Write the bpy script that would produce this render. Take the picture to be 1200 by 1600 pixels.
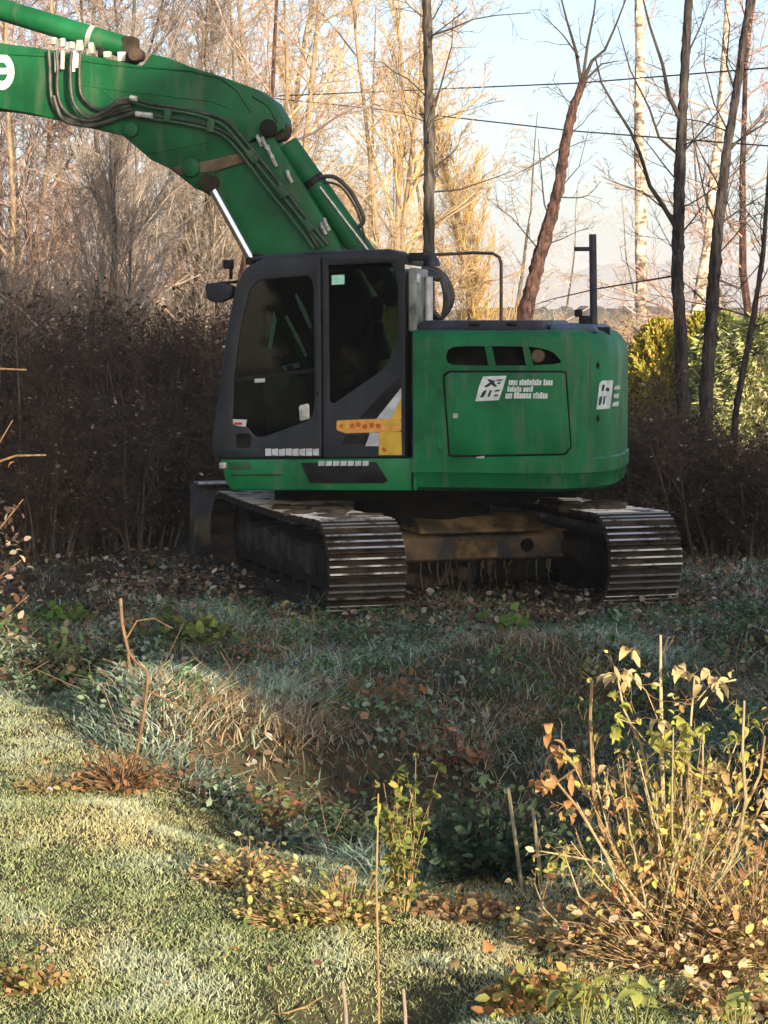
import bpy, bmesh, math, random
import numpy as np
from mathutils import Vector, Matrix

for o in list(bpy.data.objects): bpy.data.objects.remove(o)
scn = bpy.context.scene
col = scn.collection
R = math.radians

# ------------------------------------------------------------------ camera
F = 3800.0          # focal length in photo pixels (photo 1200 x 1600)
CAMH = 2.15
HOR = 497.0         # picture row of eye level
PITCH = math.atan((800 - HOR) / F)
cam_d = bpy.data.cameras.new('camera')
cam_d.sensor_fit = 'HORIZONTAL'; cam_d.sensor_width = 36; cam_d.lens = 36 * F / 1200
cam_d.clip_start = 0.1; cam_d.clip_end = 8000
cam = bpy.data.objects.new('camera', cam_d); col.objects.link(cam)
cam.location = (0, 0, CAMH); cam.rotation_euler = (math.pi / 2 - PITCH, 0, 0)
scn.camera = cam

# ------------------------------------------------------------------ light
SUN_EL = R(13.5); SUN_AZ = R(30)      # low sun behind the photographer's right shoulder
world = bpy.data.worlds.new('World'); scn.world = world; world.use_nodes = True
wn = world.node_tree; wn.nodes.clear()
sky = wn.nodes.new('ShaderNodeTexSky'); sky.sky_type = 'NISHITA'; sky.sun_disc = False
sky.sun_elevation = SUN_EL; sky.sun_rotation = math.pi - SUN_AZ
sky.air_density = 0.7; sky.dust_density = 2.4; sky.ozone_density = 1.0
bg = wn.nodes.new('ShaderNodeBackground'); bg.inputs[1].default_value = 0.14
wo = wn.nodes.new('ShaderNodeOutputWorld')
wn.links.new(sky.outputs[0], bg.inputs[0]); wn.links.new(bg.outputs[0], wo.inputs[0])
sl = bpy.data.lights.new('sun', 'SUN'); sl.energy = 5.0; sl.angle = R(0.8); sl.color = (1.0, 0.83, 0.60)
so = bpy.data.objects.new('sun', sl); col.objects.link(so)
sundir = Vector((-math.sin(SUN_AZ) * math.cos(SUN_EL), math.cos(SUN_AZ) * math.cos(SUN_EL), -math.sin(SUN_EL)))
so.rotation_euler = sundir.to_track_quat('-Z', 'Y').to_euler()
so.location = (20, -30, 20)
scn.view_settings.view_transform = 'Standard'; scn.view_settings.look = 'None'
scn.view_settings.exposure = 1.15; scn.view_settings.gamma = 1.0
scn.view_settings.use_curve_mapping = False
scn.render.engine = 'CYCLES'
scn.cycles.use_denoising = True
scn.cycles.max_bounces = 8; scn.cycles.transparent_max_bounces = 16
scn.cycles.diffuse_bounces = 3; scn.cycles.volume_bounces = 0

# ------------------------------------------------------------------ helpers
rng = np.random.default_rng(7); random.seed(7)
CA, SA = math.cos(PITCH), math.sin(PITCH)

def ray(px, py):
    a = (px - 600) / F; b = (800 - py) / F
    return Vector((a, CA + b * SA, -SA + b * CA))
def P(px, py, Y):
    d = ray(px, py); return Vector((0, 0, CAMH)) + d * (Y / d.y)
def proj(v):
    x, y, z = v[0], v[1], v[2] - CAMH
    f = y * CA - z * SA; u = y * SA + z * CA
    return 600 + F * x / f, 800 - F * u / f
def tag(o, label=None, cat=None, group=None, kind=None):
    if label: o['label'] = label
    if cat: o['category'] = cat
    if group: o['group'] = group
    if kind: o['kind'] = kind
    return o
def empty(name, loc=(0, 0, 0), rz=0.0):
    o = bpy.data.objects.new(name, None); col.objects.link(o)
    o.location = loc; o.rotation_euler = (0, 0, rz); o.empty_display_size = 0.2
    return o
def link(name, me, m=None, parent=None, loc=None):
    o = bpy.data.objects.new(name, me); col.objects.link(o)
    if m is not None and len(me.materials) == 0:
        for q in (m if isinstance(m, (list, tuple)) else [m]): me.materials.append(q)
    if parent: o.parent = parent
    if loc is not None: o.location = loc
    return o
def np_mesh(name, V, Fq, n=4, cols=None, smooth=False):
    me = bpy.data.meshes.new(name)
    V = np.asarray(V, np.float32).reshape(-1, 3); Fq = np.asarray(Fq, np.int32).reshape(-1, n)
    me.vertices.add(len(V)); me.vertices.foreach_set('co', V.ravel())
    me.loops.add(Fq.size); me.loops.foreach_set('vertex_index', Fq.ravel())
    me.polygons.add(len(Fq))
    me.polygons.foreach_set('loop_start', np.arange(0, Fq.size, n, dtype=np.int32))
    me.polygons.foreach_set('loop_total', np.full(len(Fq), n, np.int32))
    if smooth: me.polygons.foreach_set('use_smooth', np.ones(len(Fq), bool))
    if cols is not None:
        at = me.color_attributes.new('col', 'FLOAT_COLOR', 'POINT')
        c4 = np.ones((len(V), 4), np.float32); c4[:, :3] = cols
        at.data.foreach_set('color', c4.ravel())
    me.update(calc_edges=True)
    return me
def seg_tubes(P0, P1, R0, R1, n=3):
    P0 = np.asarray(P0, float); P1 = np.asarray(P1, float); R0 = np.asarray(R0, float); R1 = np.asarray(R1, float)
    d = P1 - P0; d /= np.linalg.norm(d, axis=1, keepdims=True) + 1e-9
    a = np.where(np.abs(d[:, 2:3]) > .9, np.array([[1., 0, 0]]), np.array([[0, 0, 1.]]))
    u = np.cross(d, a); u /= np.linalg.norm(u, axis=1, keepdims=True); w = np.cross(d, u)
    N = len(P0); V = np.zeros((N, 2 * n, 3)); 
    for k in range(n):
        t = 2 * math.pi * k / n; o = u * math.cos(t) + w * math.sin(t)
        V[:, k] = P0 + o * R0[:, None]; V[:, n + k] = P1 + o * R1[:, None]
    base = (np.arange(N) * 2 * n)[:, None]
    Q = np.concatenate([base + np.array([[k, (k + 1) % n, n + (k + 1) % n, n + k]]) for k in range(n)], 0)
    return V.reshape(-1, 3), Q
class MB:
    """collects boxes, tubes, prisms; one mesh object comes out"""
    def __init__(s): s.v = []; s.f = []; s.m = []
    def add(s, V, Fs, mi=0):
        b = len(s.v); s.v += [tuple(p) for p in V]; s.f += [tuple(b + i for i in f) for f in Fs]; s.m += [mi] * len(Fs)
    def box(s, c, h, rz=0, mi=0, M=None):
        V = [Vector((x * h[0], y * h[1], z * h[2])) for x in (-1, 1) for y in (-1, 1) for z in (-1, 1)]
        if rz: V = [Matrix.Rotation(rz, 3, 'Z') @ v for v in V]
        if M is not None: V = [M @ v for v in V]
        V = [v + Vector(c) for v in V]
        s.add(V, [(0, 1, 3, 2), (4, 6, 7, 5), (0, 4, 5, 1), (2, 3, 7, 6), (0, 2, 6, 4), (1, 5, 7, 3)], mi)
        return s
    def tube(s, pts, r, n=8, mi=0, cap=True):
        pts = [Vector(p) for p in pts]; k = len(pts)
        rr = r if isinstance(r, (list, tuple)) else [r] * k
        V = []; up = None
        for i in range(k):
            d = (pts[min(i + 1, k - 1)] - pts[max(i - 1, 0)]).normalized()
            if up is None:
                up = d.orthogonal().normalized()
            u = (up - d * up.dot(d)).normalized(); up = u; w = d.cross(u)
            V += [pts[i] + (u * math.cos(2 * math.pi * j / n) + w * math.sin(2 * math.pi * j / n)) * rr[i] for j in range(n)]
        Fs = [(i * n + j, i * n + (j + 1) % n, (i + 1) * n + (j + 1) % n, (i + 1) * n + j) for i in range(k - 1) for j in range(n)]
        if cap: Fs += [tuple(range(n))[::-1], tuple((k - 1) * n + j for j in range(n))]
        s.add(V, Fs, mi); return s
    def prism(s, poly, y0, y1, mi=0):           # poly in (X,Z), extruded along local Y
        n = len(poly)
        V = [(x, y0, z) for x, z in poly] + [(x, y1, z) for x, z in poly]
        s.add(V, [tuple(range(n)), tuple(range(2 * n - 1, n - 1, -1))] + [(i, n + i, n + (i + 1) % n, (i + 1) % n) for i in range(n)], mi)
        return s
    def build(s, name, m, parent=None, bevel=0, smooth=False, loc=None, bseg=2):
        me = bpy.data.meshes.new(name); me.from_pydata(s.v, [], s.f)
        for q in (m if isinstance(m, (list, tuple)) else [m]): me.materials.append(q)
        me.polygons.foreach_set('material_index', s.m)
        bm = bmesh.new(); bm.from_mesh(me); bmesh.ops.recalc_face_normals(bm, faces=bm.faces[:])
        if bevel:
            es = [e for e in bm.edges if len(e.link_faces) == 2 and e.calc_face_angle(0) > R(32)]
            bmesh.ops.bevel(bm, geom=es, offset=bevel, segments=bseg, profile=.5, affect='EDGES', clamp_overlap=True)
        bm.to_mesh(me); bm.free()
        if smooth or bevel:
            me.polygons.foreach_set('use_smooth', [True] * len(me.polygons))
            me.set_sharp_from_angle(angle=R(35))
        return link(name, me, None, parent, loc)
def rnd(poly, r, n=4):
    """round the corners of a 2D polygon; r one number or one per corner"""
    out = []; k = len(poly)
    for i in range(k):
        p = Vector(poly[i]).to_2d(); a = Vector(poly[i - 1]).to_2d() - p; b = Vector(poly[(i + 1) % k]).to_2d() - p
        rr = r[i] if isinstance(r, (list, tuple)) else r
        t = min(rr, a.length * .45, b.length * .45)
        if t < 1e-4: out.append(tuple(p)); continue
        A = p + a.normalized() * t; B = p + b.normalized() * t
        for j in range(n + 1):
            u = j / n; out.append(tuple(A * (1 - u) ** 2 + p * 2 * u * (1 - u) + B * u * u))
    return out
def plate(name, outline, holes, y0, y1, m, parent, bevel=0.0):
    """a panel with window openings: outline and holes in (X,Z), thickness along Y"""
    cu = bpy.data.curves.new('c', 'CURVE'); cu.dimensions = '2D'; cu.fill_mode = 'BOTH'
    for pl in [outline] + holes:
        sp = cu.splines.new('POLY'); sp.points.add(len(pl) - 1); sp.use_cyclic_u = True
        for q, (x, z) in zip(sp.points, pl): q.co = (x, z, 0, 1)
    cu.extrude = abs(y1 - y0) / 2 - bevel; cu.bevel_depth = bevel; cu.bevel_resolution = 1; cu.offset = -bevel
    ob = bpy.data.objects.new('c', cu); col.objects.link(ob)
    dg = bpy.context.evaluated_depsgraph_get(); dg.update()
    me = bpy.data.meshes.new_from_object(ob.evaluated_get(dg))
    bpy.data.objects.remove(ob); bpy.data.curves.remove(cu)
    n = len(me.vertices); c = np.zeros(n * 3, np.float32); me.vertices.foreach_get('co', c); c = c.reshape(-1, 3)
    c = np.stack([c[:, 0], c[:, 2] + (y0 + y1) / 2, c[:, 1]], 1); me.vertices.foreach_set('co', c.ravel())
    bm = bmesh.new(); bm.from_mesh(me); bmesh.ops.remove_doubles(bm, verts=bm.verts[:], dist=1e-5)
    bmesh.ops.recalc_face_normals(bm, faces=bm.faces[:]); bm.to_mesh(me); bm.free()
    me.name = name; me.materials.clear(); me.materials.append(m)
    me.polygons.foreach_set('use_smooth', [True] * len(me.polygons)); me.set_sharp_from_angle(angle=R(35))
    return link(name, me, None, parent)

# ------------------------------------------------------------------ materials
def new_mat(name):
    m = bpy.data.materials.new(name); m.use_nodes = True
    nt = m.node_tree; b = nt.nodes['Principled BSDF']
    return m, nt, b
def nz(nt, scale, detail=4, rough=.55, coord='Object', vec=None):
    t = nt.nodes.new('ShaderNodeTexNoise'); t.inputs['Scale'].default_value = scale
    t.inputs['Detail'].default_value = detail; t.inputs['Roughness'].default_value = rough
    if vec is None:
        c = nt.nodes.new('ShaderNodeTexCoord'); nt.links.new(c.outputs[coord], t.inputs['Vector'])
    else: nt.links.new(vec, t.inputs['Vector'])
    return t.outputs['Fac']
def ramp(nt, src, stops):
    r = nt.nodes.new('ShaderNodeValToRGB'); e = r.color_ramp.elements
    while len(e) < len(stops): e.new(.5)
    for q, (p, c) in zip(e, stops): q.position = p; q.color = (*c, 1)
    nt.links.new(src, r.inputs[0]); return r.outputs[0]
def mixc(nt, fac, a, b):
    x = nt.nodes.new('ShaderNodeMix'); x.data_type = 'RGBA'
    for i, v in ((0, fac), (6, a), (7, b)):
        if isinstance(v, (float, int)): x.inputs[i].default_value = v
        elif isinstance(v, tuple): x.inputs[i].default_value = (*v, 1)
        else: nt.links.new(v, x.inputs[i])
    return x.outputs[2]
def bump(nt, b, src, strength, dist=.01):
    n = nt.nodes.new('ShaderNodeBump'); n.inputs['Strength'].default_value = strength; n.inputs['Distance'].default_value = dist
    nt.links.new(src, n.inputs['Height']); nt.links.new(n.outputs[0], b.inputs['Normal'])
def two_tone(name, a, b_, scale=6, rough=.6, metal=0, bmp=.2, lo=.4, hi=.6, bs=None):
    m, nt, b = new_mat(name)
    f = nz(nt, scale); c = ramp(nt, f, [(lo, a), (hi, b_)])
    nt.links.new(c, b.inputs['Base Color']); b.inputs['Roughness'].default_value = rough; b.inputs['Metallic'].default_value = metal
    if not metal: b.inputs['Specular IOR Level'].default_value = .12 if rough > .5 else .35
    if bmp: bump(nt, b, nz(nt, bs or scale * 6, 5), bmp)
    return m
def paint(name, c, dirt, rough=.38, amount=.62):
    """old machine paint: faded patches, dust streaks, brown splashes"""
    m, nt, b = new_mat(name)
    fade = nz(nt, 1.9, 4, .6); base = ramp(nt, fade, [(.32, tuple(x * .58 for x in c)), (.52, c), (.70, tuple(min(1, x * 1.4 + .004) for x in c))])
    mp = nt.nodes.new('ShaderNodeMapping'); tc = nt.nodes.new('ShaderNodeTexCoord'); nt.links.new(tc.outputs['Object'], mp.inputs[0])
    mp.inputs['Scale'].default_value = (9, 9, 1.4)
    st = nz(nt, 1.0, 6, .65, vec=mp.outputs[0])
    sm = ramp(nt, st, [(amount - .03, (0, 0, 0)), (amount + .10, (.5, .5, .5))])
    c2 = mixc(nt, sm, base, dirt)
    sp = nz(nt, 26, 6, .7); spm = ramp(nt, sp, [(.59, (0, 0, 0)), (.70, (.55, .55, .55))])
    c3 = mixc(nt, spm, c2, tuple(x * .6 for x in dirt))
    nt.links.new(c3, b.inputs['Base Color'])
    rr = ramp(nt, st, [(.3, (rough, rough, rough)), (.75, (.8, .8, .8))]); nt.links.new(rr, b.inputs['Roughness'])
    b.inputs['Specular IOR Level'].default_value = .28
    bump(nt, b, nz(nt, 3.0, 2), .12, .03)
    return m
def vcol(name, rough=.7, trans=.25, spec=.25):
    m, nt, b = new_mat(name)
    a = nt.nodes.new('ShaderNodeVertexColor'); a.layer_name = 'col'
    nt.links.new(a.outputs[0], b.inputs['Base Color']); b.inputs['Roughness'].default_value = rough
    b.inputs['Specular IOR Level'].default_value = spec
    if trans:
        t = nt.nodes.new('ShaderNodeBsdfTranslucent'); nt.links.new(a.outputs[0], t.inputs[0])
        mx = nt.nodes.new('ShaderNodeMixShader'); mx.inputs[0].default_value = trans
        nt.links.new(b.outputs[0], mx.inputs[1]); nt.links.new(t.outputs[0], mx.inputs[2])
        nt.links.new(mx.outputs[0], nt.nodes['Material Output'].inputs[0])
    return m
def bark(name, a, b_, scale=7, stretch=.25, bmp=.5):
    m, nt, b = new_mat(name)
    mp = nt.nodes.new('ShaderNodeMapping'); tc = nt.nodes.new('ShaderNodeTexCoord'); nt.links.new(tc.outputs['Object'], mp.inputs[0])
    mp.inputs['Scale'].default_value = (scale, scale, scale * stretch)
    f = nz(nt, 1.0, 6, .65, vec=mp.outputs[0])
    nt.links.new(ramp(nt, f, [(.36, a), (.64, b_)]), b.inputs['Base Color']); b.inputs['Roughness'].default_value = .9
    b.inputs['Specular IOR Level'].default_value = .15
    bump(nt, b, f, bmp, .02); return m
def leafy(name, cols, scale=3, trans=.3, rough=.65):
    m, nt, b = new_mat(name)
    oi = nt.nodes.new('ShaderNodeObjectInfo')
    n = len(cols); c = ramp(nt, oi.outputs['Random'], [(i / max(1, n - 1), q) for i, q in enumerate(cols)])
    f = nz(nt, 60, 3); c = mixc(nt, ramp(nt, f, [(.45, (0, 0, 0)), (.75, (.55, .55, .55))]), c, (.20, .10, .04))
    nt.links.new(c, b.inputs['Base Color']); b.inputs['Roughness'].default_value = rough
    t = nt.nodes.new('ShaderNodeBsdfTranslucent'); nt.links.new(c, t.inputs[0])
    mx = nt.nodes.new('ShaderNodeMixShader'); mx.inputs[0].default_value = trans
    nt.links.new(b.outputs[0], mx.inputs[1]); nt.links.new(t.outputs[0], mx.inputs[2])
    nt.links.new(mx.outputs[0], nt.nodes['Material Output'].inputs[0]); return m
def glass(name, tint, spec=1.0, rough=.03, dirt=.25):
    m, nt, b = new_mat(name); nt.nodes.remove(b)
    t = nt.nodes.new('ShaderNodeBsdfTransparent'); t.inputs[0].default_value = (*tint, 1)
    g = nt.nodes.new('ShaderNodeBsdfGlossy'); g.inputs['Roughness'].default_value = rough
    fr = nt.nodes.new('ShaderNodeFresnel'); fr.inputs[0].default_value = 1.5
    mx = nt.nodes.new('ShaderNodeMixShader'); nt.links.new(fr.outputs[0], mx.inputs[0])
    nt.links.new(t.outputs[0], mx.inputs[1]); nt.links.new(g.outputs[0], mx.inputs[2])
    d = nt.nodes.new('ShaderNodeBsdfDiffuse'); d.inputs[0].default_value = (.22, .22, .18, 1)
    m2 = nt.nodes.new('ShaderNodeMixShader')
    nt.links.new(ramp(nt, nz(nt, 3.5, 6, .7), [(.45, (0, 0, 0)), (.8, (dirt, dirt, dirt))]), m2.inputs[0])
    nt.links.new(mx.outputs[0], m2.inputs[1]); nt.links.new(d.outputs[0], m2.inputs[2])
    nt.links.new(m2.outputs[0], nt.nodes['Material Output'].inputs[0]); return m

M = {}
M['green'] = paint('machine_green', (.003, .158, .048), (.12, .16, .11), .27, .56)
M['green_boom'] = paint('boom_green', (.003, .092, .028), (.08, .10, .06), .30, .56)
M['cabgrey'] = paint('cab_grey', (.019, .023, .028), (.05, .05, .048), .42, .66)
M['hood'] = paint('hood_dark', (.022, .026, .040), (.10, .10, .09), .22, .7)
M['lid'] = paint('lid_sky_sheen', (.07, .10, .15), (.16, .17, .16), .22, .66)  # blue-grey base colour stands in for sky reflected on the hood
M['track_dark'] = two_tone('wet_mud', (.006, .005, .004), (.022, .018, .014), 4, .75, 0, .9, .35, .7, 30)
M['panel_green'] = two_tone('inner_panel_green', (.06, .12, .10), (.10, .17, .14), 5, .6)
M['black'] = two_tone('black_rubber', (.008, .008, .008), (.02, .02, .02), 8, .55)
M['hose'] = two_tone('hose_black', (.02, .021, .02), (.06, .06, .052), 10, .45)
M['pipe'] = paint('pipe_green', (.02, .075, .035), (.16, .16, .12), .4, .55)
M['chrome'] = two_tone('chrome_rod', (.75, .77, .8), (.85, .86, .88), 4, .16, 1.0, 0)
M['steel'] = two_tone('worn_steel', (.34, .33, .32), (.55, .54, .52), 22, .42, .75, .15)
M['alu'] = two_tone('bright_fitting', (.42, .42, .38), (.62, .62, .55), 20, .45, .4, .1)
M['mud'] = two_tone('track_mud', (.020, .015, .011), (.085, .066, .048), 5, .92, 0, .9, .35, .7, 30)
M['mudlight'] = two_tone('dry_mud', (.06, .045, .03), (.20, .155, .10), 4, .95, 0, .9, .35, .68, 24)
M['frame'] = two_tone('undercarriage_grey', (.06, .06, .06), (.26, .17, .085), 3.2, .8, 0, .5, .42, .66, 22)
M['sand'] = two_tone('sandy_plate', (.10, .075, .045), (.40, .26, .12), 4, .9, 0, .5)
M['guard'] = two_tone('guard_grey_green', (.07, .085, .08), (.24, .26, .24), 7, .35, 0, .1)
M['dark'] = two_tone('engine_dark', (.006, .006, .006), (.016, .016, .015), 6, .8)
M['seat'] = two_tone('seat_cloth', (.018, .02, .02), (.035, .037, .036), 14, .85)
M['glass'] = glass('cab_glass', (.20, .30, .25), dirt=.03)
M['darkglass'] = glass('shaded_glass', (.11, .16, .13), dirt=.04)
M['rearglass'] = glass('rear_glass', (.42, .52, .48), dirt=.4)
M['white'] = two_tone('white_paint', (.55, .62, .56), (.80, .82, .78), 12, .5, 0, .05)
M['yellow'] = two_tone('yellow_sticker', (.60, .38, .035), (.74, .47, .06), 9, .5, 0, .05)
M['orange'] = two_tone('orange_sticker', (.72, .30, .05), (.80, .40, .10), 30, .5, 0, .05)
M['redbrown'] = two_tone('dark_orange_mark', (.45, .10, .012), (.55, .16, .02), 30, .5, 0, 0)
M['lightgrey'] = two_tone('light_grey_sticker', (.42, .44, .46), (.60, .62, .63), 12, .5, 0, .05)
M['mint'] = two_tone('mint_sticker', (.30, .66, .50), (.42, .78, .62), 20, .5, 0, 0)
M['rust'] = two_tone('dark_tube_steel', (.05, .04, .03), (.14, .09, .06), 12, .6, .2, .2)
M['post'] = two_tone('mast_dark', (.018, .015, .026), (.05, .045, .06), 10, .45)
M['redlens'] = two_tone('red_lens', (.45, .03, .02), (.5, .05, .03), 10, .3, 0, 0)

def smeared_steel():
    m, nt, b = new_mat('grouser_tip'); g = nt.nodes.new('ShaderNodeNewGeometry')
    f = nz(nt, 5.0, 5, .6, vec=g.outputs['Position']); mk = ramp(nt, f, [(.38, (0, 0, 0)), (.52, (1, 1, 1))])
    nt.links.new(mixc(nt, mk, (.035, .027, .02), (.62, .61, .59)), b.inputs['Base Color']); nt.links.new(mk, b.inputs['Metallic']); b.inputs['Roughness'].default_value = .5
    return m
M['tip'] = smeared_steel()

# ------------------------------------------------------------------ terrain
_tab = np.random.default_rng(3).random((257, 257))
def vnoise(x, y):
    x = np.asarray(x, float); y = np.asarray(y, float)
    xi = np.floor(x).astype(int); yi = np.floor(y).astype(int); fx = x - xi; fy = y - yi
    fx = fx * fx * (3 - 2 * fx); fy = fy * fy * (3 - 2 * fy)
    a = _tab[xi % 256, yi % 256]; b = _tab[(xi + 1) % 256, yi % 256]; c = _tab[xi % 256, (yi + 1) % 256]; d = _tab[(xi + 1) % 256, (yi + 1) % 256]
    return (a * (1 - fx) + b * fx) * (1 - fy) + (c * (1 - fx) + d * fx) * fy
def sm(a, b, x):
    t = np.clip((np.asarray(x, float) - a) / (b - a), 0, 1); return t * t * (3 - 2 * t)
def gz(x, y):
    x = np.asarray(x, float); y = np.asarray(y, float)
    bumps = (vnoise(x * .9 + 5, y * .9) - .5) * .12 + (vnoise(x * 2.7, y * 2.7 + 9) - .5) * .07 + (vnoise(x * 7, y * 7) - .5) * .03
    near = sm(14, 10, y) * .0
    # ditch that opens to the right, between the lawn and the rough bank
    e0 = 9.35 - .45 * np.clip(-x, 0, 3) * -1.0 + .25 * (vnoise(x * 1.1 + 20, 3.3) - .5)
    dep = .48 * sm(-1.25, .1, x)
    ditch = dep * sm(e0, e0 + .85, y) * (1 - sm(e0 + 1.5, e0 + 5.5, y))
    rough = sm(9.4, 11.5, y) * (1 - sm(16.0, 17.3, y))
    hum = rough * ((vnoise(x * 1.5 + 40, y * 1.1) - .42) * .36)
    under = sm(16.6, 17.6, y) * (1 - sm(23, 25, y))       # levelled strip under the machine
    hollow = -.24 * np.exp(-(((x + .08) / .36) ** 2 + ((y - 7.55) / .24) ** 2))  # dip shaped into the lawn to make a patch of shade
    far = sm(60, 300, y) * 2.0
    lawn = 1 - sm(-.3, .6, y - (9.45 + 2.0 * np.clip(-x, 0, 2.6)))
    return bumps * (1 - .75 * under) * (1 - .55 * lawn) - ditch + hum * (1 - lawn) + hollow - .06 * under
def gz1(x, y): return float(gz(np.array([x]), np.array([y]))[0])

def ground_mat():
    m, nt, b = new_mat('ground_soil')
    f = nz(nt, 1.4, 6, .65); g = nz(nt, 14, 6, .7)
    c = ramp(nt, f, [(.32, (.03, .034, .02)), (.5, (.06, .058, .034)), (.68, (.10, .075, .046))])
    c = mixc(nt, ramp(nt, g, [(.5, (0, 0, 0)), (.72, (.7, .7, .7))]), c, (.085, .065, .038))
    # beyond the garden the field turns to pale stubble
    geo = nt.nodes.new('ShaderNodeNewGeometry'); sx = nt.nodes.new('ShaderNodeSeparateXYZ'); nt.links.new(geo.outputs['Position'], sx.inputs[0])
    mr = nt.nodes.new('ShaderNodeMapRange'); mr.inputs[1].default_value = 45; mr.inputs[2].default_value = 75; nt.links.new(sx.outputs['Y'], mr.inputs[0])
    c = mixc(nt, mr.outputs[0], c, ramp(nt, nz(nt, .12, 4), [(.4, (.20, .15, .085)), (.6, (.15, .15, .06))]))
    nt.links.new(c, b.inputs['Base Color']); b.inputs['Roughness'].default_value = .95; b.inputs['Specular IOR Level'].default_value = .1
    bump(nt, b, g, .8, .03); return m
xs = np.concatenate([[-1800, -900, -400, -200, -110, -60, -35, -22, -14, -9], np.arange(-6, 6.01, .09), [9, 14, 22, 35, 60, 110, 200, 400, 900, 1800]])
ys = np.concatenate([[-60, -30, -10, 0, 3, 5], np.arange(6, 20, .09), np.arange(20, 34, .4), [36, 40, 46, 54, 64, 80, 110, 160, 240, 360, 600, 1200, 2000, 3600]])
GX, GY = np.meshgrid(xs, ys); GZ = gz(GX, GY)
idx = np.arange(GX.size).reshape(GX.shape)
Q = np.stack([idx[:-1, :-1], idx[:-1, 1:], idx[1:, 1:], idx[1:, :-1]], -1).reshape(-1, 4)
ground = link('ground', np_mesh('ground', np.stack([GX, GY, GZ], -1), Q, smooth=True), ground_mat())
tag(ground, 'rough garden ground with lawn, ditch and the levelled strip under the excavator', 'ground', kind='structure')

# distant wooded ridge that closes the view
def ridge(name, Y, base, amp, seed, c1, c2, x0=-160, x1=160, step=.6):
    xs_ = np.arange(x0, x1, step); r2 = np.random.default_rng(seed)
    top = base + amp * vnoise(xs_ * .02 + seed, 0 * xs_) + amp * .2 * vnoise(xs_ * .11, 0 * xs_ + seed) + 1.2 * r2.random(len(xs_))
    rows = []
    for k, (dy, q) in enumerate(((0, -.02), (1, .35), (2.5, .7), (4, .9), (6, 1.0), (14, 1.02), (40, .3), (60, -.02))):
        rows.append(np.stack([xs_, Y + dy * 2 + 1.2 * r2.random(len(xs_)), top * q + (.6 * r2.random(len(xs_)) - .3) * (0 < q < 1)], -1))
    V = np.stack(rows, 0); n = len(xs_); id2 = np.arange(V.shape[0] * n).reshape(-1, n)
    Qs = np.stack([id2[:-1, :-1], id2[:-1, 1:], id2[1:, 1:], id2[1:, :-1]], -1).reshape(-1, 4)
    o = link(name, np_mesh(name, V, Qs), two_tone(name + '_wood', c1, c2, .35, .95, 0, .6, .4, .62, 2.0))
    return o
tag(ridge('hills', 2700, 46.0, 16.0, 11, (.07, .065, .06), (.13, .11, .10), -900, 900, 3.5), 'low wooded hills far behind the trees', 'hills', kind='structure')
tag(ridge('hills', 420, 1.5, 3.0, 23, (.05, .05, .03), (.16, .115, .07), -190, 210, .7), 'far hedge line beyond the field', 'hedge', kind='structure')

# ------------------------------------------------------------------ house added unseen behind the photographer so its gable shades the machine
HC = math.cos(SUN_AZ); HS = math.sin(SUN_AZ)
def ps(p, s, z): return Vector((HC * p - HS * s, HS * p + HC * s, z))
def build_blocker_house():
    p0, p1, pr, s0, s1, he, hr = 5.55, 17.5, 11.5, -11.0, -2.0, 7.3, 10.9
    h = empty('blocker_house', ps(p0, s1, 0))
    off = h.location
    tag(h, 'red-brown brick gabled house added unseen beside the photographer to shade the machine', 'blocker_house')
    wallm = two_tone('house_render', (.16, .085, .06), (.24, .13, .09), 2, .9, 0, .3)
    tilem = two_tone('house_tiles', (.16, .06, .04), (.26, .11, .07), 5, .8, 0, .6)
    mb = MB(); pent = [(p0 + .3, 0), (p1 - .3, 0), (p1 - .3, he - .1), (pr, hr - .35), (p0 + .3, he - .1)]
    V = [ps(p, s1 - .35, z) - off for p, z in pent] + [ps(p, s0 + .35, z) - off for p, z in pent]
    mb.add(V, [(0, 1, 2, 3, 4), (9, 8, 7, 6, 5)] + [(i, 5 + i, 5 + (i + 1) % 5, (i + 1) % 5) for i in range(5)])
    mb.build('wall', wallm, h)
    for a, b in (((p0, he), (pr, hr)), ((p1, he), (pr, hr))):
        mb = MB(); V = []
        for s in (s0, s1):
            for (p, z), dz in ((a, 0), (b, 0), (b, -.22), (a, -.22)): V.append(ps(p, s, z + dz) - off)
        mb.add(V, [(0, 1, 2, 3), (7, 6, 5, 4), (0, 4, 5, 1), (1, 5, 6, 2), (2, 6, 7, 3), (3, 7, 4, 0)]); mb.build('roof', tilem, h)
    for p in (8.2, 14.8):
        for z in (1.6, 4.4):
            f = MB(); c = ps(p, s1 - .33, z) - off; f.box(c, (.62, .05, .72), SUN_AZ); fo = f.build('window', M['white'], h)
            g = MB(); c = ps(p, s1 - .27, z) - off; g.box(c, (.52, .012, .62), SUN_AZ); g.build('pane', M['rearglass'], fo)
build_blocker_house()

# ------------------------------------------------------------------ excavator
YAW = 10.0
RZ = R(180 - YAW)
EC = Vector((.31, 19.9, 0))
EF = Vector((math.cos(RZ), math.sin(RZ), 0)); EL = Vector((-math.sin(RZ), math.cos(RZ), 0))
EC.z = 0.0
def S(px, py, yl):
    """picture point -> (X,Z) on the machine's lengthwise plane at yl to the left of its centreline"""
    d = ray(px, py); o = Vector((0, 0, CAMH)) - EC
    t = (yl - o.dot(EL)) / d.dot(EL); q = o + d * t
    return (q.dot(EF), q.z)
def SP(pts, yl): return [S(a, b, yl) for a, b in pts]
def W(X, Y, Z): return EC + EF * X + EL * Y + Vector((0, 0, Z))
ex = empty('excavator', EC, RZ)
tag(ex, 'green crawler excavator with dark grey cab, parked on the strip beyond the ditch', 'excavator')

YL = 1.22
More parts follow.
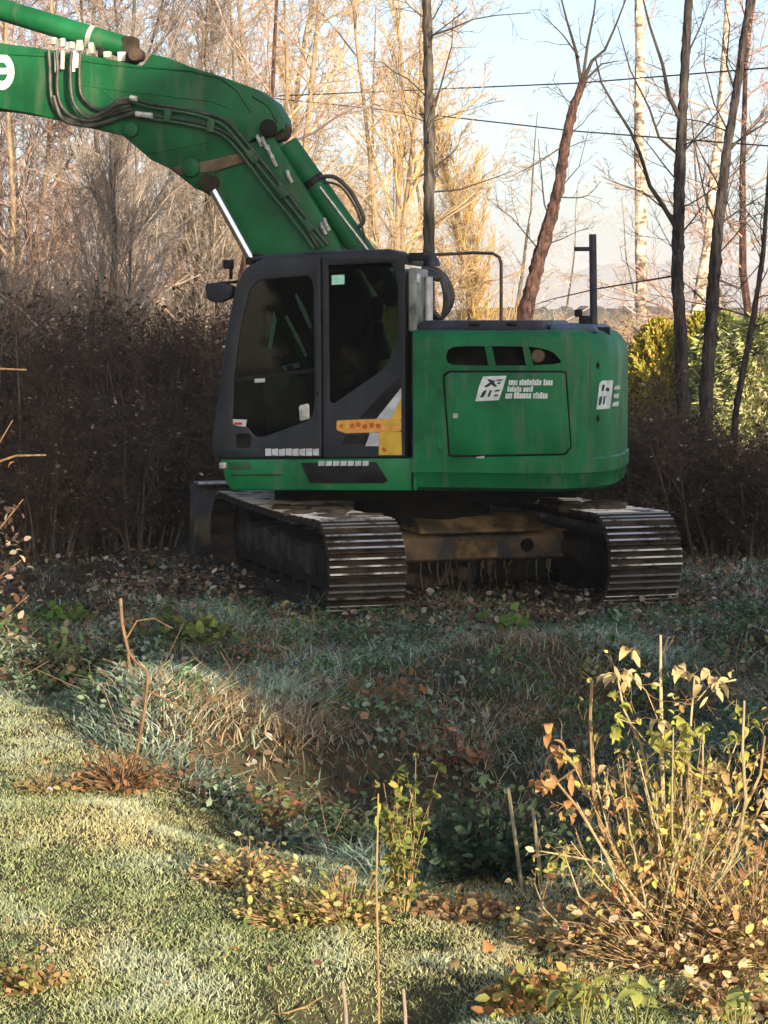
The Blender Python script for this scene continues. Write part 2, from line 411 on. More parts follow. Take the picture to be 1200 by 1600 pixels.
# --- tail outline, from the cab round the left side to the rear centre (then mirrored)
XF, XFLAT, XT = -.115, -1.12, -1.66
half = [(XF - (XF - XFLAT) * i / 8, YL) for i in range(9)]
for i in range(1, 17):
    t = math.pi / 2 * i / 16
    half.append((XFLAT - (XFLAT - XT) * math.sin(t) ** (2 / 2.3), YL * max(0, math.cos(t)) ** (2 / 2.9) if i < 16 else 0.0))
half = np.array(half); seg = np.linalg.norm(np.diff(half, axis=0), axis=1); HS_ = np.concatenate([[0], np.cumsum(seg)])
def out_pt(s, off=0.0):
    x = np.interp(s, HS_, half[:, 0]); y = np.interp(s, HS_, half[:, 1])
    e = .02; t = np.array([np.interp(s + e, HS_, half[:, 0]) - np.interp(s - e, HS_, half[:, 0]), np.interp(s + e, HS_, half[:, 1]) - np.interp(s - e, HS_, half[:, 1])])
    t /= np.linalg.norm(t) + 1e-9; n = np.array([t[1], -t[0]])
    if n[1] < 0 and y > .5: n = -n
    if y <= .5 and n[0] > 0: n = -n
    return x + n[0] * off, y + n[1] * off
SS = np.linspace(0, HS_[-1], 260); OP = [out_pt(s) for s in SS]
def T(px, py):
    """picture point -> (s,z) on the tail outline"""
    z = 1.5
    for _ in range(5):
        pp = np.array([proj(W(x, y, z)) for x, y in OP])
        k = int(np.argmax(pp[:, 0])) + 1
        s = float(np.interp(px, pp[:k, 0], SS[:k])); x, y = out_pt(s)
        d = ray(px, py); w = W(x, y, 0); z = CAMH + d.z / d.y * w.y
    return s, z
def wrap(name, pix, o0, o1, m, parent, poly=None, n=22, bevel=0):
    """a panel that follows the tail's curved side: outline given in the picture or as (s,z)"""
    pl = poly or [T(a, b) for a, b in pix]
    s0 = min(p[0] for p in pl); s1 = max(p[0] for p in pl)
    cols_ = sorted(set([round(s0 + (s1 - s0) * i / n, 5) for i in range(n + 1)]))
    cols_[0] += 1e-4; cols_[-1] -= 1e-4
    mb = MB(); V = []
    for s in cols_:
        zz = []
        for i in range(len(pl)):
            (a, za), (b, zb) = pl[i - 1], pl[i]
            if (a - s) * (b - s) <= 0 and abs(a - b) > 1e-9: zz.append(za + (zb - za) * (s - a) / (b - a))
        lo, hi = min(zz), max(zz); xo, yo = out_pt(s, o1); xi, yi = out_pt(s, o0)
        V += [(xi, yi, lo), (xo, yo, lo), (xo, yo, hi), (xi, yi, hi)]
    k = len(cols_)
    Fs = [(i * 4 + j, i * 4 + (j + 1) % 4, i * 4 + 4 + (j + 1) % 4, i * 4 + 4 + j) for i in range(k - 1) for j in range(4)]
    Fs += [(0, 1, 2, 3), (k * 4 - 1, k * 4 - 2, k * 4 - 3, k * 4 - 4)]
    mb.add(V, Fs); return mb.build(name, m, parent, bevel=bevel)
def loft(name, ss, levels, m, parent, slot=None):
    """shell over the tail outline (both sides); levels = (z, inset); slot = per-point (lo,hi) opening on the left side"""
    V = []; nl = len(levels)
    def ring_at(ins):
        L_ = [out_pt(s, -ins) for s in ss]
        if ss[-1] > HS_[-1] - 1e-4: L_[-1] = (XT + ins, 0.0)
        return L_, [(x, -y) for x, y in L_[::-1] if abs(y) > 1e-6]
    for z, ins in levels:
        L_, R_ = ring_at(ins); n = len(L_) + len(R_)
        for i, (x, y) in enumerate(L_ + R_):
            zz = z
            if slot and i < len(L_) and z in ('lo', 'hi'): zz = slot[i][0 if z == 'lo' else 1]
            elif z in ('lo', 'hi'): zz = 1.80 if z == 'lo' else 1.92
            V.append((x, y, zz))
    k = len(ss); Fs = []
    for li in range(nl - 1):
        for i in range(n):
            j = (i + 1) % n
            if slot and levels[li][0] == 'lo' and j < k and i < k - 1 and slot[i][2] and slot[j][2]: continue
            Fs.append((li * n + i, li * n + j, (li + 1) * n + j, (li + 1) * n + i))
    Fs += [tuple(range(n))[::-1], tuple((nl - 1) * n + i for i in range(n))]
    mb = MB(); mb.add(V, Fs); return mb.build(name, m, parent, smooth=True)
S_SEAM = T(922, 640)[0]
z_bot = T(800, 769)[1]; z_top = T(800, 516)[1]
# picture columns of the air slot
slot_px = [(697, 556, 560), (700, 547, 567), (708, 542, 570), (730, 541, 571), (780, 541, 571), (830, 542, 571), (850, 545, 570), (865, 551, 569), (876, 563, 567)]
sl = [(T(a, b)[0], T(a, c)[1], T(a, b)[1]) for a, b, c in slot_px]
es = sorted(set(list(np.linspace(0, S_SEAM, 44)) + [q[0] for q in sl]))
slot = []
for s in es:
    inn = sl[0][0] - 1e-6 <= s <= sl[-1][0] + 1e-6
    slot.append((float(np.interp(s, [q[0] for q in sl], [q[1] for q in sl])), float(np.interp(s, [q[0] for q in sl], [q[2] for q in sl])), inn))
zA = T(800, 739)[1]; zB = T(800, 716)[1]
lev = [(z_bot, .075), (z_bot + .03, .025), (zA - .02, .004), (zA, -.012), (zB - .012, -.014), (zB, 0), ('lo', 0), ('hi', 0), (z_top - .09, .004), (z_top - .04, .02), (z_top - .012, .05), (z_top, .095)]
eng = loft('engine_cover', es, lev, M['green'], ex, slot)
cs = np.linspace(S_SEAM + .004, HS_[-1], 40); zc = z_top
lev2 = [(z_bot, .075), (z_bot + .03, .025), (zA - .02, .004), (zA, -.012), (zB - .012, -.014), (zB, 0), (1.3, 0), (zc - .20, .0), (zc - .11, .018), (zc - .05, .055), (zc - .012, .10), (zc, .15)]
cwt = loft('counterweight', list(cs), lev2, M['green'], ex)
mb = MB(); xs_e = [XF - .05, out_pt(S_SEAM)[0] + .12]
mb.box(((xs_e[0] + xs_e[1]) / 2, 0, 1.5), (abs(xs_e[0] - xs_e[1]) / 2, 1.02, .5)); mb.build('engine_block', M['dark'], eng)
# slanted bars across the slot, and a pale pipe end behind it
for a, b, c, d in ((757, 768, 774, 763), (816, 826, 833, 822)):
    wrap('slot_bar', [(a, 541), (b, 541), (c, 571), (d, 571)], -.05, -.004, M['green'], eng, n=6)
mb = MB(); s_, z_ = T(840, 556); x_, y_ = out_pt(s_, -.03); mb.tube([(x_, y_ - .1, z_), (x_, y_, z_)], .05, 10); mb.build('pipe_end', M['mudlight'], eng)
wrap('front_gap', [(640, 520), (646, 520), (646, 766), (640, 766)], -.002, .004, M['dark'], eng, n=2)
for py in (600, 690): wrap('hinge', [(684, py), (692, py), (692, py + 16), (684, py + 16)], .0, .014, M['green'], eng, n=2, bevel=.003)
# recessed-edge access door
door_pix = rnd([(695, 582), (890, 582), (890, 708), (695, 712)], [6, 14, 10, 16], 4)
ro = wrap('door_gap', rnd([(692, 579), (893, 579), (893, 711), (692, 715)], [6, 16, 12, 18], 4), -.004, .003, M['dark'], eng)
ed = wrap('access_door', door_pix, .0, .016, M['green'], eng, bevel=.006)
s_, z_ = T(712, 649)
wrap('door_lock', [(709, 646), (716, 646), (716, 653), (709, 653)], .016, .026, M['alu'], eng, n=2)
# pale scrape below the door and dust band
wrap('paint_chip', [(744, 714), (757, 712), (756, 730), (749, 732)], .001, .0035, M['lightgrey'], eng, n=5)
# company mark: slanted white board with dark strokes, three rows of small lettering that cannot be read
def marks(parent, quad, strokes, rows, off):
    def uv(u, v):
        (a, b), (c, d), (e, f), (g, h) = quad      # tl, tr, br, bl
        tx = a + (c - a) * u, b + (d - b) * u; bx = g + (e - g) * u, h + (f - h) * u
        return tx[0] + (bx[0] - tx[0]) * v, tx[1] + (bx[1] - tx[1]) * v
    wrap('emblem_board', quad, off, off + .003, M['white'], parent, n=8)
    for pl in strokes: wrap('emblem_stroke', [uv(u, v) for u, v in pl], off + .003, off + .005, M['navy'], parent, n=4)
    for pl in rows: wrap('lettering', pl, off, off + .003, M['white'], parent, n=6)
M['navy'] = two_tone('dark_print', (.01, .03, .035), (.02, .05, .05), 20, .5, 0, 0)
rr = random.Random(4)
def text_row(x0, x1, y, h, words):
    out = []; x = x0
    for wlen in words:
        for k in range(wlen):
            w = rr.uniform(2.6, 4.4); t = rr.uniform(-.5, .5); up = rr.choice((0, 0, -1.6))
            if x + w > x1: break
            out.append([(x + .6, y + up + t * .4), (x + w + .4, y + up), (x + w, y + h + t * .5), (x, y + h)])
            x += w + .35
        x += 2.4
    return out
st = [[(.25, .12), (.42, .12), (.75, .44), (.60, .44)], [(.20, .42), (.36, .46), (.62, .2), (.5, .16)], [(.62, .14), (.9, .14), (.9, .2), (.62, .2)], [(.72, .25), (.84, .25), (.84, .33), (.72, .33)],
      [(.2, .6), (.36, .56), (.32, .84), (.16, .86)], [(.48, .58), (.58, .58), (.55, .84), (.45, .84)], [(.68, .57), (.92, .57), (.92, .64), (.68, .64)], [(.7, .76), (.9, .76), (.9, .83), (.7, .83)]]
rows = text_row(795, 866, 594, 8, (4, 9, 5)) + text_row(793, 842, 605, 7, (6, 4)) + text_row(790, 866, 614.5, 8, (3, 7, 6))
marks(eng, [(753, 588), (792, 587), (781, 625), (743, 627)], st, rows, .016)
# counterweight: bolts, panel edge, the same mark seen edge-on
for py in (571, 654, 728):
    s_, z_ = T(934, py); wrap('bolt_hole', None, .0, .004, M['dark'], cwt, poly=[(s_ - .025, z_), (s_, z_ + .03), (s_ + .025, z_), (s_, z_ - .03)], n=4)
qd = [(936, 595), (957, 594), (952, 638), (931, 640)]
rows2 = [[(959, 603), (968, 602), (968, 608), (958, 609)], [(957, 616), (966, 615), (965, 622), (957, 622)], [(956, 629), (966, 627), (965, 634), (955, 635)]]
marks(cwt, qd, [[(.2, .14), (.4, .14), (.36, .36), (.2, .36)], [(.12, .55), (.3, .55), (.28, .85), (.1, .86)], [(.42, .55), (.55, .55), (.52, .84), (.4, .84)], [(.5, .22), (.8, .3), (.8, .4), (.5, .36)]], rows2, .004)

# --- hood on top
hp = []
zt = z_top
def hood_poly(x0, x1, y0, y1): return [(x0, y0), (x1, y0), (x1, y1), (x0, y1)]
mb = MB(); xa, xb = S(655, 505, .6)[0], S(862, 505, .6)[0]
mb.prism([(xa, zt - .02), (xa - .10, zt + .075), (xb + .03, zt + .075), (xb, zt - .02)], -.95, 1.05); mb.build('hood', M['hood'], ex, bevel=.02)
mb = MB(); xc = S(940, 505, .5)[0]
mb.prism([(xb - .01, zt - .02), (xb - .01, zt + .055), (xc + .06, zt + .045), (xc, zt - .02)], -.8, .85); mb.build('hood_lid', M['lid'], ex, bevel=.02)
for px in (742, 800):
    mb = MB(); x_ = S(px, 505, 1.0)[0]; mb.box((x_, 1.05, zt + .045), (.04, .02, .012)); mb.build('hood_latch', M['black'], ex, bevel=.004)
# --- rear mast with short arm, and clamp lump
x0, z0 = S(928, 515, .35); x1, z1 = S(926, 366, .35)
mb = MB(); mb.tube([(x0, .35, z0 - .05), (x1, .35, z1)], .030, 12); ms = mb.build('mast', M['post'], ex, smooth=True)
xa, za = S(926, 389, .35); xb2, zb = S(897, 390, .35)
mb = MB(); mb.box(((xa + xb2) / 2, .35, za), (abs(xa - xb2) / 2, .018, .017)); mb.build('mast_arm', M['post'], ms, bevel=.004)
mb = MB(); xa, za = S(914, 503, .35); mb.box((xa, .35, za), (.045, .05, .05)); mb.box((xa + .05, .37, za + .07), (.03, .04, .03)); mb.build('mast_clamp', M['black'], ms, bevel=.012)
mb = MB(); xa, za = S(943, 518, .5); mb.tube([(xa + .05, .5, za), (xa - .05, .5, za)], .036, 10); mb.build('work_light', M['black'], ex, smooth=True)
# --- handrail on the far side of the hood
ya = -.75
pts = [(783, 520), (783, 440), (783, 412), (780, 402), (770, 396), (740, 395), (700, 397), (640, 399)]
mb = MB(); mb.tube([(S(a, b, ya)[0], ya, S(a, b, ya)[1]) for a, b in pts], .014, 8); 
e0 = S(640, 399, ya); mb.tube([(e0[0], ya, e0[1]), (e0[0] + .02, ya, zt - .02)], .018, 8)
mb.build('handrail', M['rust'], ex, smooth=True)

# --- deck skirt below the cab
yd = 1.21
sk = SP([(344, 718), (652, 716), (652, 767), (362, 766), (352, 752)], yd)
mb = MB(); mb.prism(sk, -1.15, yd); dk = mb.build('deck', M['green'], ex, bevel=.015)
mb = MB(); mb.prism(SP([(470, 723), (588, 722), (606, 751), (600, 755), (484, 755)], yd), yd - .02, yd + .006); mb.build('step_recess', M['black'], dk, bevel=.003)
mb = MB(); mb.prism(SP([(357, 722), (392, 721), (393, 733), (360, 735)], yd), yd - .01, yd + .006); mb.build('reflector', M['pipe'], dk, bevel=.002)
mb = MB(); mb.tube([(S(362, 741, yd)[0], yd + .012, S(362, 741, yd)[1]), (S(440, 740, yd)[0], yd + .012, S(440, 740, yd)[1])], .010, 6); mb.build('grab_bar', M['pipe'], dk, smooth=True)
mb = MB(); mb.box((*[S(349, 727, yd)[0]], yd + .01, S(349, 727, yd)[1]), (.028, .02, .024)); mb.build('marker_light', M['alu'], dk, bevel=.008)
for i in range(7):
    a = 498 + i * 11.5
    mb = MB(); mb.prism(SP([(a, 720), (a + 9.5, 720), (a + 9, 727.5), (a - .5, 728)], yd), yd + .006, yd + .009); mb.build('sill_lettering', M['lightgrey'], dk)
# underside of the revolving frame, slew ring
mb = MB(); mb.box((.05, 0, z_bot - .06), (1.05, .62, .07)); mb.box((-.8, 0, z_bot - .02), (.55, .8, .05)); mb.build('frame_underside', M['dark'], ex, bevel=.01)
mb = MB(); mb.tube([(0, 0, .50), (0, 0, z_bot - .10)], .56, 32); mb.build('slew_ring', M['dark'], ex, smooth=True)

# --- cab
yc, yr = 1.20, .24          # left and right faces
CABO = [(345, 716), (333, 708), (331, 690), (344, 600), (357, 505), (370, 445), (382, 418), (408, 404), (500, 397), (612, 393), (626, 396), (632, 405), (633, 714)]
QUART = rnd(SP([(503, 400), (612, 394), (630, 396), (633, 520), (633, 714), (505, 716)], yc), .02)
QWIN = rnd(SP([(512, 414), (612, 410), (621, 440), (622, 535), (602, 575), (521, 631), (514, 628)], yc), [.02, .03, .06, .05, .06, .02, .02])
cab = plate('cab', QUART, [QWIN], yc - .06, yc, M['cabgrey'], ex, .008)
DOOR = rnd(SP([(346, 715), (333, 708), (331, 690), (344, 600), (357, 505), (370, 445), (383, 418), (410, 406), (501, 400), (503, 715)], yc), [.02, .03, .03, .1, .1, .1, .08, .06, .02, .02])
DWIN = rnd(SP([(390, 452), (404, 438), (483, 430), (490, 445), (492, 636), (486, 656), (412, 683), (396, 682), (388, 668), (363, 664), (366, 590), (376, 512)], yc), [.04, .05, .05, .04, .06, .07, .05, .05, .03, .03, .05, .06])
DSQ = rnd(SP([(369, 679), (391, 679), (391, 700), (369, 700)], yc), .02)
dr = plate('door', DOOR, [DWIN, DSQ], yc - .045, yc + .012, M['cabgrey'], cab, .010)
def grow(poly, k):
    cx = sum(p[0] for p in poly) / len(poly); cz = sum(p[1] for p in poly) / len(poly)
    return [(cx + (x - cx) * k, cz + (z - cz) * k) for x, z in poly]
def pane(name, poly, y, parent, m=None):
    mb = MB(); n = len(poly); mb.add([(x, y, z) for x, z in poly], [tuple(range(n))]); return mb.build(name, m or M['glass'], parent)
pane('door_pane', grow(DWIN, 1.03), yc - .02, cab)
pane('quarter_pane', grow(QWIN, 1.03), yc - .035, cab)
mb = MB(); mb.prism(grow(DSQ, 1.1), yc - .05, yc - .02); mb.build('recessed_latch', M['black'], cab)
# dividing bar of the sliding door window
mb = MB(); mb.prism(SP([(366, 590), (492, 575), (492, 581), (366, 597)], yc), yc - .03, yc - .005); mb.build('window_bar', M['black'], cab)
mb = MB(); mb.prism(SP([(398, 592), (414, 591), (414, 597), (398, 598)], yc), yc - .006, yc + .004); mb.build('window_latch', M['alu'], cab)
mb = MB(); mb.prism(SP([(363, 655), (385, 656), (383, 667), (364, 665)], yc), yc - .03, yc - .012); mb.build('warning_sticker', M['lightgrey'], cab)
mb = MB(); mb.prism(SP([(366, 660), (378, 660), (378, 664), (366, 664)], yc), yc - .012, yc - .009); mb.build('warning_band', M['redlens'], cab)
# roof
ROOF = SP([(384, 418), (408, 403), (500, 396), (612, 392), (628, 395), (633, 404), (633, 413), (405, 420), (388, 424)], yc)
mb = MB(); mb.prism(ROOF, yr - .01, yc - .065); mb.build('roof', M['cabgrey'], cab, bevel=.012)
mb = MB(); mb.prism(SP([(400, 408), (500, 399), (618, 395), (618, 390), (500, 393), (404, 402)], .9), .34, 1.10); mb.build('roof_cap', M['hood'], cab, bevel=.012)
# right wall with its window, front pillars, windscreen, rear wall
RO = rnd(SP(CABO, yc), .02)
RW = rnd(SP([(376, 470), (395, 425), (612, 412), (620, 440), (622, 600), (366, 640)], yc), .05)
plate('right_wall', RO, [RW], yr, yr + .05, M['cabgrey'], cab, .006)
pane('right_pane', grow(RW, 1.02), yr + .02, cab, M['darkglass'])
fr = SP([(336, 690), (348, 600), (361, 505), (374, 447), (386, 420)], yc)
mb = MB(); V = [(x, yr + .05, z) for x, z in fr] + [(x, yc - .05, z) for x, z in fr]
mb.add(V, [(i, i + 1, i + 6, i + 5) for i in range(4)]); mb.build('windscreen', M['darkglass'], cab)
mb = MB(); (a, za), (b, zb_) = S(333, 708, yc), S(633, 714, yc)
mb.box(((a + b) / 2, (yc + yr) / 2, za + .02), (abs(a - b) / 2 - .03, (yc - yr) / 2 - .06, .03)); mb.build('floor', M['black'], cab)
xr = S(633, 600, yc)[0]; zr0, zr1, zr2 = S(633, 714, yc)[1], S(633, 512, yc)[1], S(633, 400, yc)[1]
mb = MB(); mb.box((xr + .02, (yc + yr) / 2, (zr0 + zr1) / 2), (.02, (yc - yr) / 2 - .062, (zr1 - zr0) / 2)); mb.build('rear_wall', M['cabgrey'], cab)
mb = MB(); mb.add([(xr + .012, yr + .05, zr1), (xr + .012, yc - .06, zr1), (xr + .012, yc - .06, zr2 - .02), (xr + .012, yr + .05, zr2 - .02)], [(0, 1, 2, 3)]); mb.build('rear_pane', M['rearglass'], cab)
# grey box and pale tubes just behind the cab (filter housing seen between cab and hood)
xg = S(640, 460, 1.0)[0]
mb = MB(); mb.box((xg - .04, .82, (zr1 + zr2) / 2 - .06), (.03, .30, (zr2 - zr1) / 2 - .03)); mb.build('rear_guard', M['guard'], cab, bevel=.012)
for k, yy in enumerate((.62, .72)):
    mb = MB(); mb.tube([(xg - .10, yy, zr1 - .1), (xg - .10, yy, zr2 - .15)], .022, 8); mb.build('guard_tube', M['lightgrey'], cab, smooth=True)
mb = MB(); mb.tube([(xg - .085, 1.05, zr2 - .17), (xg - .062, 1.05, zr2 - .17)], .04, 12); mb.build('rear_lamp', M['white'], cab, smooth=True)
mb = MB(); mb.box((xg - .06, .95, zr2 + .0), (.06, .10, .03)); mb.build('beacon_bracket', M['black'], cab, bevel=.01)
mb = MB(); mb.tube([(xg - .14, .8, zr2 - .07), (xg - .14, .8, zr2 - .02), (xg - .14, .8, zr2 + .035)], [.07, .06, .015], 12); mb.build('air_cap', M['hood'], cab, smooth=True)
# seat, console, lever, steering gear inside
sx = .62
mb = MB(); mb.box((sx, .72, 1.42), (.24, .24, .07)); mb.prism([(sx - .18, 1.45), (sx - .30, 2.10), (sx - .40, 2.12), (sx - .30, 1.43)], .50, .94)
mb.prism([(sx - .31, 2.13), (sx - .34, 2.32), (sx - .42, 2.32), (sx - .40, 2.13)], .60, .84); mb.box((sx - .02, .72, 1.23), (.16, .16, .14)); mb.build('seat', M['seat'], cab, bevel=.03)
for yy in (.42, 1.0):
    mb = MB(); mb.box((sx + .05, yy, 1.50), (.24, .05, .10)); mb.tube([(sx + .24, yy, 1.55), (sx + .27, yy, 1.78)], [.014, .026], 8); mb.build('console', M['black'], cab, bevel=.015)
mb = MB(); mb.box((1.12, .40, 1.75), (.03, .10, .10)); mb.tube([(1.14, .4, 1.2), (1.12, .4, 1.7)], .02, 8); mb.build('monitor', M['black'], cab, bevel=.01)
mb = MB(); mb.prism(SP([(404, 588), (440, 582), (470, 590), (480, 660), (412, 676)], .7), .55, .57); mb.build('inner_panel', M['panel_green'], cab, bevel=.005)
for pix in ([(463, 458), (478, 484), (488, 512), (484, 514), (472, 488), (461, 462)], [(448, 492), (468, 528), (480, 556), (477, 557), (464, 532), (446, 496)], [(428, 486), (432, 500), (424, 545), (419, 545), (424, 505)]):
    mb = MB(); mb.prism(SP(pix, 1.0), .99, 1.01); mb.build('reflection_streak', M['white'], cab)  # pale bars standing in for white reflections in the window glass
mb = MB(); mb.prism(SP([(440, 572), (466, 566), (468, 574), (444, 580)], 1.0), .96, 1.0); mb.build('arm_rest', M['lightgrey'], cab, bevel=.004)
mb = MB(); mb.prism(rnd(SP([(428, 560), (446, 556), (452, 572), (432, 578)], .98), .02), .9, .98); mb.build('lever_boot', M['black'], cab, bevel=.01)
# stickers and stripes on the cab side
def stick(name, pix, m, parent, o0=.0, o1=.003, y=yc):
    mb = MB(); mb.prism(SP(pix, y), y + o0, y + o1); return mb.build(name, m, parent)
stick('mint_sticker', [(517, 430), (537, 429), (537, 444), (517, 445)], M['mint'], cab, -.034, -.031)
stick('black_stripe', [(627, 590), (612, 600), (562, 652), (588, 652), (627, 605)], M['black'], cab)
stick('white_stripe', [(627, 606), (627, 622), (610, 655), (588, 655)], M['lightgrey'], cab)
stick('yellow_stripe', [(627, 622.5), (627, 656), (603, 656), (610, 655.4)], M['yellow'], cab)
stick('black_stripe', [(541, 680), (578, 679), (572, 694), (534, 695)], M['black'], cab)
stick('white_stripe', [(578, 676), (592, 676), (592, 697), (571, 697)], M['lightgrey'], cab)
stick('yellow_stripe', [(592.5, 675), (627, 675), (628, 711), (592, 711)], M['yellow'], cab)
lab = stick('orange_label', rnd([(526, 657), (604, 654), (627, 656), (627, 674), (540, 677), (526, 672)], 3), M['orange'], cab, .0, .004)
stick('label_end', [(527, 659), (540, 658), (540, 673), (528, 671)], M['yellow'], cab, .004, .006)
stick('label_end', [(600, 657), (626, 658), (626, 664), (600, 666)], M['yellow'], cab, .004, .006)
for k, (a, b) in enumerate(((546, 663), (556, 661), (566, 664), (577, 661), (587, 663))):
    stick('label_mark', [(a, b), (a + 7, b - 1.5), (a + 8.5, b + 3), (a + 6, b + 7), (a + 1, b + 6)], M['redbrown'], cab, .004, .0062)
stick('label_mark', [(531, 663), (536, 662), (536, 668), (531, 668)], M['redbrown'], cab, .006, .008)
stick('label_mark', [(596, 701), (600, 698), (605, 704), (600, 707)], M['redbrown'], cab, .003, .005)
for i in range(8):
    a = 415 + i * 10.6
    stick('door_lettering', [(a, 701 + (i % 3) * .6), (a + 9.4, 700.5), (a + 9.6, 712), (a + .4, 712 - (i % 2))], M['lightgrey'], dr, .012, .015)
mb = MB(); xh = S(497, 560, yc); mb.tube([(xh[0], yc + .012, xh[1] + .18), (xh[0], yc + .05, xh[1] + .15), (xh[0], yc + .05, xh[1] - .25), (xh[0], yc + .012, xh[1] - .28)], .010, 6)
mb.build('grab_handle', M['cabgrey'], dr, smooth=True)
mb = MB(); mb.prism(rnd(SP([(466, 634), (482, 630), (483, 655), (468, 658)], yc), .02), yc - .03, yc - .012); mb.build('door_catch', M['alu'], dr, bevel=.004)
# mirror and lamp at the front top
mb = MB(); a = S(342, 457, .9); mb.prism(rnd(SP([(322, 443), (348, 441), (366, 447), (364, 465), (340, 474), (324, 468)], 1.0), .03), .90, 1.04); mi = mb.build('mirror', M['hood'], ex, bevel=.015)
q0 = S(340, 443, .97); q1 = S(372, 440, .97); mb = MB(); mb.tube([(q0[0], .97, q0[1]), (q1[0], .97, q1[1])], .012, 6); mb.build('mirror_arm', M['black'], mi)
q0 = S(357, 413, .8); mb = MB(); mb.box((q0[0], .8, q0[1]), (.035, .05, .035)); mb.box((q0[0] - .02, .8, q0[1] - .07), (.012, .02, .05)); mb.build('front_lamp', M['black'], ex, bevel=.01)
for p_ in ((392, 410), (402, 404)):
    q0 = S(*p_, 1.0); mb = MB(); mb.box((q0[0], 1.0, q0[1] + .01), (.03, .06, .03)); mb.build('roof_lamp', M['black'], ex, bevel=.008)

# --- boom (two-piece): base boom, upper boom, cylinders, hoses
yb0, yb1 = -.28, .12
BB = SP([(276, 262), (330, 246), (395, 222), (425, 214), (470, 285), (520, 365), (575, 470), (600, 560), (520, 590), (440, 480), (396, 402), (340, 312), (318, 300)], yb1 - .02)
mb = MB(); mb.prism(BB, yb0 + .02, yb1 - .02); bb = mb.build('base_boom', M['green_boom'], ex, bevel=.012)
UB = SP([(-420, 92), (-200, 76), (0, 67), (80, 78), (150, 88), (222, 103), (236, 84), (262, 90), (300, 105), (345, 119), (400, 139), (424, 157), (439, 182), (442, 202), (426, 211),
         (395, 217), (372, 238), (338, 268), (325, 302), (305, 295), (264, 263), (236, 250), (190, 211), (120, 195), (50, 178), (0, 170), (-200, 158), (-420, 150)], yb1)
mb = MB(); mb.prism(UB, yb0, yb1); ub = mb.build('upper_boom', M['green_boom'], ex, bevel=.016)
# flange strips along the upper boom's plates
def strip(name, pix, w, y, m, parent, r=None):
    q = [np.array(p, float) for p in pix]
    if len(q) > 2 and name != 'weld_rib':        # round the bends
        out = []
        for i in range(len(q) - 1):
            a, b, c, d = q[max(i - 1, 0)], q[i], q[i + 1], q[min(i + 2, len(q) - 1)]
            for t in (0, .25, .5, .75): out.append(.5 * (2 * b + (c - a) * t + (2 * a - 5 * b + 4 * c - d) * t * t + (3 * b - a - 3 * c + d) * t ** 3))
        q = out + [q[-1]]
    mb = MB(); pts = [(S(a, b, y)[0], y, S(a, b, y)[1]) for a, b in q]; mb.tube(pts, w, 8); return mb.build(name, m, parent, smooth=True)
strip('weld_rib', [(225, 104), (300, 111), (345, 122), (372, 142), (393, 175)], .012, yb1, M['green_boom'], ub)
strip('weld_rib', [(0, 84), (80, 88), (150, 98), (230, 107)], .009, yb1, M['green_boom'], ub)
strip('weld_rib', [(130, 133), (200, 143), (330, 158), (360, 170)], .006, yb1, M['green_boom'], ub)
strip('weld_rib', [(150, 134), (185, 160)], .006, yb1, M['green_boom'], ub)
strip('weld_rib', [(395, 150), (420, 165), (434, 190)], .012, yb1, M['green_boom'], ub)
strip('weld_rib', [(230, 240), (330, 222)], .007, yb1, M['green_boom'], ub)
# muddy joint band and pivot bosses
mb = MB(); mb.prism(SP([(268, 262), (330, 250), (388, 236), (392, 250), (336, 268), (282, 274)], yb1), yb1 - .02, yb1 + .012); mb.build('joint_band', M['mudlight'], bb, bevel=.006)
def boss(name, px, py, y, r, m, parent, t=.04):
    x, z = S(px, py, y); mb = MB(); mb.tube([(x, y - t, z), (x, y + t, z)], r, 16); return mb.build(name, m, parent, bevel=.006)
boss('pivot_pin', 420, 200, yb1, .07, M['dark'], ub)
boss('pivot_pin', 300, 262, yb1, .075, M['green_boom'], ub)
boss('pivot_pin', 206, 203, yb1 + .01, .06, M['green_boom'], ub)
boss('pivot_pin', 214, 86, yb1 - .05, .055, M['mud'], ub, .08)
# lift cylinder rods and barrels on both sides
for y in (.20, -.36):
    a = S(327, 286, y); b = S(398, 412, y); c = S(470, 545, y); e = S(380, 380, y)
    mb = MB(); mb.tube([(a[0], y, a[1]), (c[0], y, c[1])], .036, 14); lc = mb.build('lift_cylinder', M['chrome'], ex, smooth=True)
    mb = MB(); g = S(402, 420, y); h = S(540, 690, y); mb.tube([(g[0], y, g[1]), (h[0], y, max(h[1], z_bot))], .075, 16); mb.build('barrel', M['green_boom'], lc, smooth=True)
    mb = MB(); mb.tube([(a[0], y - .05, a[1]), (a[0], y + .05, a[1])], .075, 16); mb.build('rod_eye', M['mud'], lc, bevel=.006)
# positioning cylinder at the back of the base boom
y = -.08
a = S(437, 205, y); b = S(620, 470, y); k0 = S(448, 226, y)
mb = MB(); mb.tube([(k0[0], y, k0[1]), (b[0], y, b[1])], .098, 20); pc = mb.build('positioning_cylinder', M['green_boom'], ex, bevel=.012)
mb = MB(); mb.tube([(a[0], y - .09, a[1]), (a[0], y + .09, a[1])], .085, 16); mb.build('cylinder_eye', M['mud'], pc, bevel=.006)
n0 = S(486, 281, y); n1 = S(493, 291, y); mb = MB(); mb.tube([(n0[0], y, n0[1]), (n1[0], y, n1[1])], .106, 20); mb.build('clamp_band', M['black'], pc)
strip('hose', [(488, 280), (520, 276), (545, 296), (562, 325), (568, 345), (560, 356)], .018, y + .05, M['hose'], pc)
strip('hose', [(498, 283), (530, 290), (552, 318), (563, 345), (575, 392)], .010, y + .06, M['hose'], pc)
strip('steel_line', [(500, 292), (540, 345), (578, 395), (600, 430)], .009, y + .12, M['alu'], pc)
